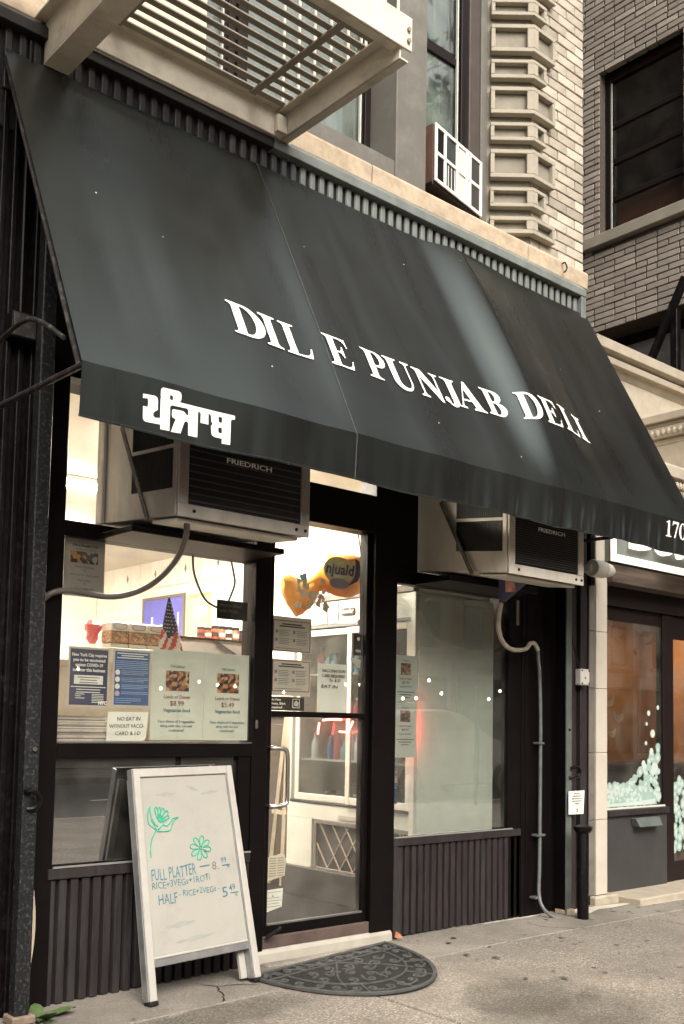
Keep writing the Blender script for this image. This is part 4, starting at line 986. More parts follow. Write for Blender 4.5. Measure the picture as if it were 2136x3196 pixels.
# its door, mostly out of frame
Nx("door_panel", sash_m, 3.42, 4.4, .14, .18, .02, .20); Nx("door_head", sash_m, 3.42, 4.4, .14, .18, 2.10, 2.3); Nx("door_pane", glass_m, 3.42, 4.4, .155, .159, .20, 2.10, 0)
Nx("front_wall", nstone, 4.405, 6.0, .10, .30, -.04, 2.60); Nx("front_wall", nstone, 6.005, 11.9, .0, .4, -.04, 5.28)
# inside: warm wall and floor
warm = mat("warm ochre wall", (.42, .24, .11), .8, .12, 4)
Nx("back_wall", warm, 2.2, 6.5, 2.4, 2.5, 0, 3, 0); Nx("inner_side_wall", warm, 6.5, 6.6, .2, 2.5, 0, 3, 0); Nx("shop_ceiling", warm, 2.2, 6.5, .2, 2.5, 2.6, 2.7, 0); Nx("shop_floor", mat("dark floor", (.05, .035, .025), .5), 2.2, 6.5, .2, 2.4, -.02, .02, 0)
wl2 = Nx("ceiling_lamp", emit("warm lamp glow", (1, .66, .36), 4.5), 5.0, 6.3, .9, 1.9, 2.56, 2.59, 0)
Nx("side_board", mat("dark cabinet", (.03, .02, .015), .5), 2.3, 6.4, 1.5, 2.0, .02, .95, 0)
Nx("picture", letter_m, 4.60, 4.95, 2.36, 2.385, 1.35, 1.75); Nx("picture_frame", sash_m, 4.56, 4.99, 2.375, 2.395, 1.31, 1.79)
wire = emit("glowing gold wire", (.95, .55, .22), .9)
def wire_flower(cx, cz, r, y, petals):
    o = None
    for ring in range(3):
        rr_ = r * (1 - ring * .28)
        mb = MB(); pts = []
        for q in range(petals * 6 + 1):
            t = q / (petals * 6) * 2 * math.pi
            rad = rr_ * (1 + .16 * math.cos(petals * t))
            pts.append((cx + rad * math.cos(t), y, cz + rad * math.sin(t)))
        mb.tube(pts, .007, 5, False); mb.build("wire_flower", wire, nb)
wire_flower(4.75, 1.62, .42, 2.33, 12); wire_flower(3.95, 1.55, .30, 2.2, 9)
MB().tube([(3.5, 2.2, 1.25), (3.65, 2.2, 1.5), (3.85, 2.2, 1.55), (3.7, 2.2, 1.25), (3.5, 2.2, 1.25)], .008, 5).build("wire_leaf", wire, nb)
MB().tube([(2.72, .9, 1.36), (3.08, .9, 1.36), (3.12, .9, 1.33), (3.12, .9, .98)], .012, 6).build("lit_mirror_edge", emit("bulb strip", (1, .95, .85), 4), nb)
for k in range(4): MB().box(2.80, 2.92, .9, .93, .99 + k * .028, 1.01 + k * .028).build("lit_mirror_bar", emit("bulb strip", (1, .95, .85), 4), nb)
for (x, zz, rr_, ro) in ((2.55, 1.56, .07, .6), (2.68, 1.44, .075, -.2), (2.58, 1.30, .06, .3)):
    mb = MB(); pts = [(x + rr_ * math.cos(t + ro), .18, zz + rr_ * math.sin(t + ro)) for t in [math.pi + k * .26 for k in range(13)]] + [(x + rr_ * .75 * math.cos(t + ro), .18, zz + .03 + rr_ * .6 * math.sin(t + ro)) for t in [2 * math.pi - k * .26 for k in range(1, 12)]]
    mb.poly(pts); mb.build("petal_decal", mat("peach decal", (.70, .46, .30), .6), ns_)
# mint bubble decal along the glass
mint = mat("mint bubble decal", (.30, .42, .37), .6, .06); mintw = mat("pale bubble decal", (.48, .56, .50), .6, .04)
rb = random.Random(8); bub = MB(); bub2 = MB(); bub3 = MB()
bub.poly([(2.255, .146, .692), (3.18, .146, .692), (3.18, .146, .80), (2.255, .146, .80)])
for k in range(230):
    x = rb.uniform(2.27, 3.22); lim = .86 + (.0 if x < 2.72 else .34 * ((x - 2.72) / .5) ** 1.2)
    zz = rb.uniform(.71, lim); r_ = rb.uniform(.018, .045)
    bub.disc((x, .1455 - k * 2e-6, zz), r_, 12)
    if rb.random() < .55: bub2.disc((x + rb.uniform(-.01, .01), .1445 - k * 2e-6, zz + rb.uniform(-.01, .01)), r_ * rb.uniform(.35, .6), 10)
for (x, zz, r_) in ((2.98, 1.03, .03), (3.10, 1.13, .03), (3.02, 1.20, .018), (3.12, 1.28, .035), (3.03, 1.36, .016), (3.06, 1.45, .024), (3.0, .96, .014), (3.15, .99, .05), (3.2, 1.5, .02)):
    bub2.disc((x, .144, zz), r_, 14)
bub3.poly([(2.255, .1435, .692), (3.14, .1435, .692), (3.16, .1435, .74), (2.9, .1435, .725), (2.5, .1435, .715), (2.255, .1435, .74)])
bd = thing("bubble_decal", (2.7, .145, .69), "mint green bubble decal along the bottom of the neighbouring shop window", "decal")
bub.build("bubbles", mint, bd)["kind"] = "stuff"; bub2.build("bubble_highlights", mintw, bd)["kind"] = "stuff"; bub3.build("white_base", mintw, bd)
bub = MB(); bub2 = MB()
for k in range(110):
    x = rb.uniform(3.45, 3.85); zz = rb.uniform(.30, 1.0 - 1.1 * (x - 3.45)); r_ = rb.uniform(.02, .045)
    bub.disc((x, .152 - k * 2e-6, zz), r_, 12); bub2.disc((x, .1512 - k * 2e-6, zz), r_ * .5, 10)
bd2 = thing("bubble_decal", (3.6, .15, .3), "mint green bubble decal on the neighbouring glass door at the right edge", "decal")
bub.build("bubbles", mint, bd2)["kind"] = "stuff"; bub2.build("bubble_highlights", mintw, bd2)["kind"] = "stuff"
# shop sign
sg = thing("shop_sign", (3.0, -.1, 2.6), "grey green sign board with white border and raised cream letters", "sign")
signm = mat("grey green sign board", (.17, .19, .17), .6, .08, 4)
MB().box(2.215, 6, -.06, .0, 2.616, 3.09).build("board", signm, sg)
bm_ = emit("lit white sign border", (.95, .90, .80), .55); lit_l = emit("lit sign letter", (.95, .90, .80), .8)
MB().box(2.205, 6, -.085, -.061, 2.612, 2.668).build("border", bm_, sg, .003); MB().box(2.205, 2.255, -.0845, -.0605, 2.669, 3.09).build("border", bm_, sg, .003)
text("Downto", .36, (2.40, -.105, 2.745), lit_l, sg, "raised_lettering", align='LEFT', ext=.022, bold=.03, width=1.62, res=4)

# ================================================================== DELI INTERIOR
inter = mat("shop cream paint", (.74, .69, .61), .8, .04, 3)
tile_m = [mat("cream glazed tile %d" % i, c, .35, .10, 9, 0, spec=.5) for i, c in enumerate([(.75, .69, .61), (.71, .65, .57), (.78, .72, .64)])]
floor_m = mat("dark shop floor", (.008, .0075, .007), .75, .35, 9, .2, 40, spec=.12, stain=(.05, .05, .046), stain_scale=4)
struct(MB().box(-2.45, 1.35, .10, 6.6, -.05, .058).build("shop_floor", floor_m))
struct(MB().box(-2.45, 1.35, .12, 6.6, 3.06, 3.14).build("shop_ceiling", inter))
struct(MB().box(-2.45, 1.35, 6.5, 6.6, .06, 3.06).build("shop_back_wall", inter))
struct(MB().box(-2.45, -2.37, .12, 6.5, .06, 3.06).build("shop_left_wall", inter))
rw = struct(MB().box(1.27, 1.35, .12, 6.5, .06, 3.06).build("shop_right_wall", mat("tile grout", (.60, .53, .45), .8)))
# wall tiles (the upper courses are what the window shows)
rt = random.Random(2)
tmesh = [meshdata(MB().box(-.012, 0, .0, .197, 0, .297), mm, .002) for mm in tile_m]
for j in range(6):
    for i in range(31):
        child("wall_tile", tmesh[rt.choice([0, 0, 1, 2])], rw, (1.270, .16 + i * .203, 1.25 + j * .303))
diam = meshdata(MB().prism([(-.002, .0, -.05), (-.002, .022, 0), (-.002, 0, .05), (-.002, -.022, 0)], (.002, 0, 0)), ink_grey)
for i in range(0, 30, 3): child("tile_motif", diam, rw, (1.2575, .26 + i * .203, 2.92))
# fluorescent fittings
for k, (yy, xx) in enumerate(((.75, -.9), (2.2, -.9), (3.8, -.9), (5.4, -.9), (2.6, .5))):  # front fitting is added to light the plantain bag
    t = thing("ceiling_light", (xx, yy, 3.02), ["fluorescent fitting nearest the left deli window", "second fluorescent fitting back from the deli window", "third fluorescent fitting back from the deli window", "rearmost fluorescent fitting on the deli ceiling", "fluorescent fitting on the ceiling above the drinks cooler"][k], "ceiling light", "fluorescent fittings on the deli ceiling")
    MB().box(xx - .6, xx + .6, yy - .09, yy + .09, 3.03, 3.058).build("housing", whiteplastic, t)
    MB().box(xx - .58, xx + .58, yy - .06, yy + .06, 3.0, 3.028).build("tube", emit("fluorescent tube", (1, .94, .84), 150), t)

# drinks cooler along the right wall
ck = thing("drinks_cooler", (.65, .85, .06), "white two door drinks cooler just inside the shop door", "cooler")
cwhite = mat("white cooler enamel", (.60, .60, .54), .4, .05, 3); cgrey = mat("grey cooler trim", (.14, .15, .15), .4, .1); calu = mat("pale door frame", (.62, .60, .54), .35, .06)
def K(name, m, x0, x1, y0, y1, z0, z1, bevel=.003, parent=None): return MB().box(x0, x1, y0, y1, z0, z1).build(name, m, parent or ck, bevel)
mintside = mat("pale mint enamel", (.74, .78, .69), .35, .03, 2)
K("side_panel", mintside, .268, 1.02, .10, .135, .30, 2.185); K("side_panel", cwhite, .27, 1.02, 1.42, 1.455, .10, 2.22)
K("back_panel", cwhite, .99, 1.02, .136, 1.418, .10, 2.22); K("top_panel", cwhite, .27, 1.02, .136, 1.418, 2.20, 2.24)
K("corner_post", calu, .235, .267, .10, .145, .30, 2.19)
K("header", cwhite, .262, .30, .136, 1.418, 2.02, 2.198)
K("header_trim", cgrey, .255, .262, .136, 1.418, 2.004, 2.028); K("header_cap", mat("dark header cap", (.16, .13, .11), .5), .25, .30, .136, 1.45, 2.20, 2.245)
K("base", cwhite, .262, .30, .136, 1.45, .62, .728); K("lower_body", cwhite, .262, .98, 1.16, 1.45, .25, .62)
K("shelf_deck", cgrey, .31, .98, .14, 1.41, .66, .70)
K("plinth", mat("dark plinth", (.03, .028, .027), .6), .22, .98, .14, 1.45, .06, .27)
for (ya, yb, xx) in ((.136, .775, .235), (.76, 1.37, .262)):
    dz = K("cooler_door", calu, xx, xx + .02, ya, ya + .045, .75, 1.995); 
    K("frame", calu, xx, xx + .02, yb - .045, yb, .75, 1.995, parent=dz); K("frame", calu, xx, xx + .02, ya + .045, yb - .045, 1.95, 1.995, parent=dz); K("frame", calu, xx, xx + .02, ya + .045, yb - .045, .75, .80, parent=dz)
    K("pane", glass("cooler glass", (.74, .77, .77), .7), xx + .008, xx + .012, ya + .045, yb - .045, .80, 1.95, 0, parent=dz)
K("door_track", mat("dark track", (.02, .02, .02), .5), .258, .30, .136, 1.418, .729, .748)
K("cavity_back", mat("cooler cavity", (.045, .05, .052), .6, .3, 6), .80, .81, .14, 1.41, .70, 2.0)
grill = K("motor_grille", mat("dark grille recess", (.028, .024, .022), .7), .275, .29, .14, 1.10, .26, .60)
K("grille_rim", mat("grille rim", (.14, .12, .105), .5), .255, .275, .14, 1.13, .592, .622, parent=grill); K("grille_rim", mat("grille rim", (.14, .12, .105)), .255, .275, 1.10, 1.13, .26, .591, parent=grill); K("grille_rim", mat("grille rim", (.14, .12, .105)), .255, .275, .14, 1.10, .26, .285, parent=grill)
lat = mat("tan lattice", (.42, .33, .25), .6, .1)
for k in range(9):
    y0 = -.10 + k * .135
    for sgn in (1, -1):
        a = (.268 - .002 * (sgn > 0), y0, .285); b_ = (.268 - .002 * (sgn > 0), y0 + sgn * .22, .592)
        ya, yb = a[1], b_[1]
        # clip to the opening
        def cl_(p, q):
            out = []
            for t in (0, 1):
                pass
            t0, t1 = 0.0, 1.0; d = q[1] - p[1]
            for lim, s1 in ((.15, 1), (1.10, -1)):
                f0 = (p[1] - lim) * s1; f1 = (q[1] - lim) * s1
                if f0 < 0 and f1 < 0: return None
                if f0 < 0: t0 = max(t0, f0 / (f0 - f1))
                elif f1 < 0: t1 = min(t1, f0 / (f0 - f1))
            P = Vector(p); Q = Vector(q); return P.lerp(Q, t0), P.lerp(Q, t1)
        seg = cl_(a, b_)
        if seg and (seg[1] - seg[0]).length > .03: MB().bar(seg[0], seg[1], .004, .011, (1, 0, 0)).build("lattice_strip", lat, grill)
plate = K("maker_plate", mat("maker plate", (.04, .035, .03), .4), .246, .2545, .72, .86, 2.085, 2.135)
text("Leader", .042, (.2455, .79, 2.098), letter_m, plate, "plate_lettering", face=FACE_WEST, shear=.3, bold=.01)
for k in range(3): K("taped_paper", paper_tan, .254, .2545, .90 + k * .12, 1.01 + k * .12, 2.035, 2.19, 0)
K("taped_paper", paper_m, .254, .2548, .60, .70, 2.03, 2.075, 0); K("rating_label", paper_grey, .255, .2605, .66, .86, .64, .668, 0)
bc = [mat("blue bottle", (.05, .10, .30), .25), mat("white bottle", (.55, .58, .58), .3), mat("red bottle", (.35, .05, .05), .3), mat("teal bottle", (.10, .28, .36), .25), mat("amber carton", (.42, .22, .08), .5)]
rk = random.Random(21); ORD = ["first", "second", "third", "fourth", "fifth", "sixth", "seventh", "eighth", "ninth", "tenth", "eleventh", "twelfth", "thirteenth", "fourteenth", "fifteenth", "sixteenth", "seventeenth"]
for sz in (.705, 1.05, 1.36, 1.68):
    K("shelf", calu, .34, .78, .15, 1.40, sz - .012, sz, 0)
    yy = .20; nb_ = -1
    while yy < 1.36:
        h = rk.uniform(.12, .20) if sz > .8 else rk.uniform(.05, .12); r_ = .032
        if rk.random() < .82:
            bt = thing("bottle", (.42, yy, sz), "", "bottle", "drink bottles in the cooler")
            mm = rk.choice(bc); nb_ += 1
            bt["label"] = "%s on the %s shelf of the drinks cooler, %s from the window end" % (mm.name, {.705: "lowest", 1.05: "second", 1.36: "third", 1.68: "top"}[sz], ORD[nb_])
            MB().lathe([(r_, 0), (r_, h * .62), (r_ * .45, h * .85), (r_ * .45, h)], (.42, yy, sz), 10).build("body", mm, bt, smooth=True)
            MB().lathe([(r_ * .5, h), (r_ * .5, h + .015)], (.42, yy, sz), 10).build("cap", rk.choice(bc), bt)
        yy += rk.choice([.075, .08, .09])
# red strokes stand in for a neon sign's reflection in the cooler glass
neon = emit("red neon", (1, .055, .035), 40)
nn = thing("neon_sign", (.255, .56, 1.30), "red neon open sign hanging at the cooler, seen through the door glass", "neon sign")
MB().tube([(.20, .98, 1.335), (.20, .93, 1.34), (.20, .87, 1.342), (.20, .78, 1.342)], .006, 6).build("tube", neon, nn); MB().tube([(.20, 1.02, 1.315), (.20, 1.03, 1.28), (.20, 1.035, 1.235)], .006, 6).build("tube", neon, nn); MB().tube([(.20, .66, 1.33), (.20, .70, 1.27), (.20, .73, 1.255), (.20, .80, 1.258)], .006, 6).build("tube", neon, nn)
MB().tube([(.10, .075, 1.16), (.205, .072, 1.20), (.215, .07, 1.30), (.20, .072, 1.40), (.10, .075, 1.43)], .006, 6).build("tube", neon, nn)  # tube hidden behind the poster, added to redden the cooler panel
# dark cabinet and a folded easel beyond the cooler
cbn = thing("back_cabinet", (.8, 2.4, .06), "dark brown cabinet standing beyond the drinks cooler", "cabinet")
cbm = mat("dark brown laminate", (.035, .026, .021), .5, .3, 6)
MB().box(.46, 1.25, 1.56, 3.6, .06, 1.36).build("body", cbm, cbn, .006); MB().box(.44, 1.25, 1.55, 3.62, 1.361, 1.40).build("top", mat("cabinet top", (.20, .17, .14), .4), cbn, .004)
for k in range(3): MB().box(.45, .459, 1.62 + k * .66, 2.22 + k * .66, .16, 1.30).build("door_leaf", mat("brown door leaf", (.055, .042, .034), .45, .2), cbn, .004)
es = thing("folded_easel", (.42, 1.7, .06), "pale folded easel leaning on the dark cabinet beyond the cooler", "easel")
for y0, y1 in ((1.62, 1.50), (1.78, 1.52)): MB().bar((.36, y0, .07), (.42, y1 + .15, 1.42), .03, .03).build("leg", mat("pale easel wood", (.42, .36, .28), .6), es)
MB().bar((.38, 1.60, .62), (.38, 1.78, .62), .02, .03).build("cross_bar", mat("pale easel wood", (.42, .36, .28)), es)
# counters, equipment, things on the counter behind the left window
ct = thing("counter", (-1.6, .9, .06), "pale deli counter running behind the left window", "counter")
MB().box(-2.35, -.95, .62, 1.25, .06, 1.60).build("front", mat("pale counter front", (.50, .44, .37), .6, .1), ct); MB().box(-2.36, -.93, .60, 1.27, 1.601, 1.635).build("top", mat("counter top", (.46, .40, .33), .4), ct)
sh = thing("window_shelf", (-1.7, .2, .6), "dark low shelf directly behind the left window glass", "shelf")
MB().box(-2.31, -1.16, .09, .56, 1.150, 1.190).build("board", mat("shelf board", (.10, .07, .05), .5), sh); MB().box(-2.31, -1.16, .52, .56, .06, 1.149).build("back_board", mat("brown panel", (.035, .026, .021), .7), sh)
st2 = thing("newspaper_stack", (-2.1, .25, 1.19), "messy stack of newspapers on the shelf at the left window", "newspapers")
rn = random.Random(6); zz = 1.191
for k in range(22):
    h = .0058; o = rn.uniform(-.008, .008); c = rn.uniform(.28, .62)
    MB().box(-2.29 + o, -2.0 + o + rn.uniform(-.012, .012), .10 + o * .5, .42, zz, zz + h).build("newspaper", mat("newsprint %d" % (k % 5), [(.50, .46, .40), (.30, .27, .24), (.58, .53, .46), (.16, .14, .13), (.42, .38, .33)][k % 5], .8, .15, 12), st2); zz += h + .0004
st3 = thing("leaflet_pile", (-1.95, .3, 1.19), "sloping pile of leaflets beside the newspaper stack", "leaflets")
zz = 1.191
for k in range(9):
    MB().hexa([(-1.985, .14, zz), (-1.86 + k * .003, .12, zz), (-1.86, .40, zz), (-1.985, .40, zz), (-1.985, .14, zz + .012), (-1.86 + k * .003, .12, zz + .006), (-1.86, .40, zz + .006), (-1.985, .40, zz + .012)]).build("leaflet", mat("leaflet %d" % (k % 3), [(.60, .52, .45), (.52, .40, .34), (.62, .57, .5)][k % 3], .7), st3); zz += .0125
# snack tubs
snack = ramp_mat("mixed snack", [(.12, .06, .03), (.28, .16, .08), (.22, .11, .05), (.40, .26, .14)], 90)
for k in range(3):
    x0 = -1.62 + k * .125
    t = thing("snack_tub", (x0 + .06, .8, 1.74), ["leftmost", "middle", "rightmost"][k] + " clear tub of snack mix with a white oval label behind the flag", "tub", "snack tubs on the counter")
    MB().box(x0, x0 + .118, .78, .90, 1.737, 1.76).build("tub_base", whiteplastic, t, .004); MB().box(x0, x0 + .118, .78, .90, 1.762, 1.835).build("snack_fill", snack, t, .008); MB().box(x0 + .002, x0 + .116, .775, .90, 1.836, 1.888).build("lid_band", mat("white lid", (.62, .58, .56), .4), t, .006)
    MB().tube([(x0 + .059 + .045 * math.cos(q * .524), .773, 1.862 + .018 * math.sin(q * .524)) for q in range(13)], .0022, 5, False).build("oval_mark", ink_grey, t)
t = thing("tub_stand", (-1.45, .85, 1.63), "white stand holding the snack tubs on the deli counter", "stand")
MB().box(-1.64, -1.24, .77, .95, 1.637, 1.735).build("box", whiteplastic, t, .004)
t = thing("red_bag", (-1.64, .86, 1.74), "crumpled red plastic bag behind the snack tubs", "bag")
mb = MB(); rr = random.Random(12); N = 10
for j in range(6):
    for i in range(N):
        a = i / N * 6.283; rad = (.02, .035, .03, .05, .06, .03)[j] * rr.uniform(.75, 1.25)
        mb.v.append((-1.66 + rad * math.cos(a), .93 + rad * .6 * math.sin(a), 1.76 + j * .028))
for j in range(5):
    for i in range(N): mb.f.append((j * N + i, j * N + (i + 1) % N, (j + 1) * N + (i + 1) % N, (j + 1) * N + i))
mb.f.append(tuple(range(5 * N, 6 * N))); mb.build("bag", mat("red plastic", (.52, .085, .085), .35, .3, 15), t)
# equipment hood with spice jars
hd = thing("equipment_hood", (-.55, 1.35, 1.2), "grey steel equipment cabinet carrying the spice jars", "cabinet")
steel = mat("dull steel", (.30, .29, .27), .35, .15, 5, metal=.4)
MB().box(-.875, -.30, 1.2, 1.7, 1.3, 1.868).build("cabinet", steel, hd, .006); MB().box(-.88, -.28, 1.19, 1.71, 1.869, 1.876).build("lid", darkgrille, hd); MB().bar((-.60, 1.19, 1.86), (-.42, 1.19, 1.77), .008, .012).build("strap", ink, hd)
jm = [mat("jar label dark", (.06, .04, .035), .4), mat("jar label red", (.45, .09, .05), .4), mat("jar label white", (.60, .56, .5), .4), mat("spice brown", (.30, .12, .05), .4)]
for k in range(7):
    x = -.69 + k * .058; h = .075 + .018 * (k in (2, 3, 4, 5))
    t = thing("spice_jar", (x, 1.24, 1.877), "spice jar with a black lid, number %s of the row on the cabinet" % ["one", "two", "three", "four", "five", "six", "seven"][k], "jar", "spice jars on the cabinet")
    MB().lathe([(.025, 0), (.026, h * .72), (.022, h * .78)], (x, 1.24, 1.877), 12).build("glass_body", jm[(k + 2) % 4] if k > 3 else jm[(k * 2 + 1) % 4], t, smooth=True); MB().lathe([(.026, h * .78), (.026, h)], (x, 1.24, 1.877), 12).build("lid", ink, t, smooth=True)
    MB().lathe([(.0265, h * .18), (.0265, h * .5)], (x, 1.24, 1.877), 12).build("label_band", jm[2] if k % 2 else jm[0], t)
# pictures on the tiled wall
def picture(label, y0, y1, z0, z1, fm, pm):
    t = thing("framed_picture", (1.25, (y0 + y1) / 2, z0), label, "picture")
    MB().box(1.235, 1.256, y0, y0 + .035, z0, z1).box(1.235, 1.256, y1 - .035, y1, z0, z1).box(1.235, 1.256, y0 + .035, y1 - .035, z0, z0 + .035).box(1.235, 1.256, y0 + .035, y1 - .035, z1 - .035, z1).build("frame", fm, t, .003)
    MB().box(1.244, 1.250, y0 + .035, y1 - .035, z0 + .035, z1 - .035).build("print", pm, t); return t
t = picture("wide dark framed print of white domes under a violet sky", 4.50, 5.36, 2.05, 2.66, mat("dark frame", (.14, .11, .10), .4), mat("violet print sky", (.10, .10, .40), .5, .1))
dm = mat("white print buildings", (.66, .62, .60), .6)
for (yc, w, h, dome) in ((5.22, .12, .22, 0), (5.08, .10, .16, 0), (4.95, .16, .14, 1), (4.78, .16, .12, 0), (4.66, .10, .22, 0), (5.15, .04, .32, 0), (4.62, .03, .34, 0), (4.70, .03, .30, 0)):
    mb = MB().box(1.2425, 1.2435, yc - w / 2, yc + w / 2, 2.09, 2.09 + h + .03)
    if dome: mb.poly([(1.2428, yc + .07 * math.cos(q * .35), 2.25 + .10 * math.sin(q * .35)) for q in range(10)])
    mb.build("printed_building", dm, t)
picture("smaller gold framed print in pale green beside the violet one", 4.02, 4.44, 2.05, 2.63, mat("gold frame", (.50, .38, .22), .4), mat("pale green print", (.42, .46, .36), .5, .6, 9))
# flag on a stick
fl = thing("hand_flag", (-1.48, .33, 1.7), "small american flag hanging furled from its stick in the left window", "flag")
MB().tube([(-1.487, .36, 1.66), (-1.492, .352, 2.018)], .004, 6).build("stick", mat("flag stick", (.5, .4, .28), .5), fl)
fnav = mat("flag navy", (.030, .030, .075), .7); fred = mat("flag red", (.42, .055, .05), .7); fwh = mat("flag white", (.62, .57, .52), .7)
def fold_pt(u, v): # u 0..1 across, v 0..1 down
    w = .012 + v * (.155 if v < .75 else .15); x = -1.497 + (u - .5) * w + .018 * v
    return (x, .345 - .012 * math.sin(u * 9) * v, 2.003 - v * .297)
mbs = {0: MB(), 1: MB(), 2: MB()}; NU, NV = 16, 26
for j in range(NV):
    for i in range(NU):
        u0, u1, v0, v1 = i / NU, (i + 1) / NU, j / NV, (j + 1) / NV; uc, vc = (u0 + u1) / 2, (v0 + v1) / 2
        nav = vc < .62 + .22 * (1 - abs(uc - .5) * 2) - .05
        k = 0 if nav else (1 if math.floor((uc * 1.0 + vc * .9) * 5.2) % 2 else 2)
        mbs[k].quad(fold_pt(u0, v0), fold_pt(u1, v0), fold_pt(u1, v1), fold_pt(u0, v1))
mbs[0].build("canton", fnav, fl); mbs[1].build("red_stripes", fred, fl); mbs[2].build("white_stripes", fwh, fl)
for j in range(9):
    for i in range(1 + min(4, j // 2 + 1)):
        v = .10 + j * .068; n = 1 + min(4, j // 2 + 1); u = (i + .5 + .25 * (j % 2)) / (n + .25)
        p = fold_pt(u, v); MB().disc((p[0], p[1] - .004, p[2]), .0042, 6).build("star", fwh, fl)
# plantain bag hanging in the doorway
pb = thing("plantain_bag", (-.3, .42, 2.0), "orange plantain crisps bag tied at one end, hanging inside the door", "bag")
orange = mat("orange crisp bag", (.88, .36, .07), .3, .25, 7, spec=.6)
def bagmesh(secs, n=14):
    mb = MB()
    for (x, zc, ry, rz) in secs:
        for q in range(n):
            a = q / n * 6.2832; wob = 1 + .10 * math.sin(3 * a + x * 40)
            mb.v.append((x, .42 + ry * math.sin(a) * wob, zc + rz * math.cos(a) * wob))
    for k in range(len(secs) - 1):
        for q in range(n): mb.f.append((k * n + q, k * n + (q + 1) % n, (k + 1) * n + (q + 1) % n, (k + 1) * n + q))
    mb.f.append(tuple(range(n))); mb.f.append(tuple(range((len(secs) - 1) * n, len(secs) * n))); return mb
bagmesh([(.055, 2.30, .01, .105), (.03, 2.30, .05, .125), (-.06, 2.295, .08, .14), (-.17, 2.29, .08, .138), (-.27, 2.275, .065, .12), (-.34, 2.24, .045, .075), (-.40, 2.20, .03, .05), (-.45, 2.165, .03, .05)]).build("bag_body", orange, pb, smooth=True)
bagmesh([(-.34, 2.17, .02, .03), (-.40, 2.14, .05, .08), (-.46, 2.10, .06, .10), (-.52, 2.11, .06, .12), (-.58, 2.14, .04, .10), (-.63, 2.17, .02, .05)]).build("bag_neck", orange, pb, smooth=True)
mb = MB(); rr = random.Random(9)
for k in range(26):
    x, zz = rr.uniform(-.60, -.34), rr.uniform(2.03, 2.24); a = rr.uniform(0, 6)
    mb.poly([(x + .035 * math.cos(a) * rr.uniform(.3, 1), .34 - rr.uniform(0, .02), zz + .035 * math.sin(a)), (x + .03 * math.cos(a + 2), .34 - rr.uniform(0, .02), zz + .03 * math.sin(a + 2)), (x + .03 * math.cos(a + 4), .335 - rr.uniform(0, .02), zz + .03 * math.sin(a + 4))])
mb.build("clear_wrap", mat("crinkled clear film", (.68, .62, .55), .15, .2), pb)
MB().poly([(-.235 + .135 * math.cos(q * .393), .335, 2.30 + .09 * math.sin(q * .393)) for q in range(16)]).build("print_panel", mat("green bag print", (.80, .70, .34), .4, .5, 12), pb)
MB().poly([(-.235 + .085 * math.cos(q * .393), .333, 2.215 + .035 * math.sin(q * .393)) for q in range(16)]).build("print_sun", mat("slate bag print", (.22, .22, .30), .4), pb)
MB().poly([(-.10, .334, 2.395), (-.06, .334, 2.38), (-.045, .334, 2.30), (-.075, .334, 2.245), (-.16, .334, 2.205), (-.105, .334, 2.26), (-.09, .334, 2.32)]).build("print_swoosh", navy, pb)
text("njuald", .098, (-.235, .330, 2.275), navy, pb, "bag_lettering", bold=.03, width=.25, shear=.15); text("njuald", .100, (-.235, .3315, 2.273), letter_m, pb, "bag_lettering_edge", bold=.06, width=.265, shear=.15)
MB().poly([(-.56, .345, 2.235), (-.50, .345, 2.26), (-.49, .345, 2.20), (-.51, .345, 2.16)]).build("print_patch", mat("light blue print", (.25, .48, .52), .4), pb)
tag(MB().tube([(-.119, .3, 2.75), (-.119, .3, 2.629), (-.093, .3, 2.484), (-.055, .3, 2.319), (-.03, .3, 2.215), (-.008, .3, 2.133)], .004, 6).build("cord", rubber), "thin black cord hanging beside the plantain bag", "cord")
t = thing("cable_bundle", (-.03, .3, 2.1), "looped bundle of cables hanging at the right of the door", "cables")
for dx in (-.008, 0, .009): MB().tube([(-.034 + dx, .3, 2.8), (-.030 + dx, .3, 2.5), (-.016 + dx * 2, .3, 2.36), (-.035 + dx * 3, .3, 2.22), (-.034 + dx * 3, .3, 2.12), (-.03, .3, 2.09)], .0055, 6).build("cable", mat("brown cable", (.06, .04, .032), .4), t, smooth=True)
MB().tube([(-.05, .3, 2.16), (-.055, .3, 2.10), (-.03, .3, 2.07), (-.01, .3, 2.11), (-.02, .3, 2.18)], .005, 6).build("loop", whiteplastic, t); MB().tube([(-.05, .3, 2.1), (-.06, .3, 2.04), (-.08, .3, 1.985)], .004, 6).build("lead", mat("beige lead", (.35, .3, .24), .5), t); MB().box(-.10, -.07, .29, .31, 1.95, 1.99).build("plug", mat("beige lead", (.35, .3, .24)), t, .004)
tag(MB().tube([(-1.537, .05, 2.213), (-1.53, .05, 2.126), (-1.496, .05, 2.042), (-1.442, .05, 1.968), (-1.362, .05, 1.935)], .0065, 6).build("wire", rubber, smooth=True), "black wire running down to the left edge of the small black sign", "wire")
tag(MB().tube([(-1.285, .05, 2.212), (-1.265, .05, 2.138), (-1.257, .05, 2.076), (-1.299, .05, 1.97)], .006, 6).build("wire", rubber, smooth=True), "short black wire dropping to the top of the small black sign", "wire")

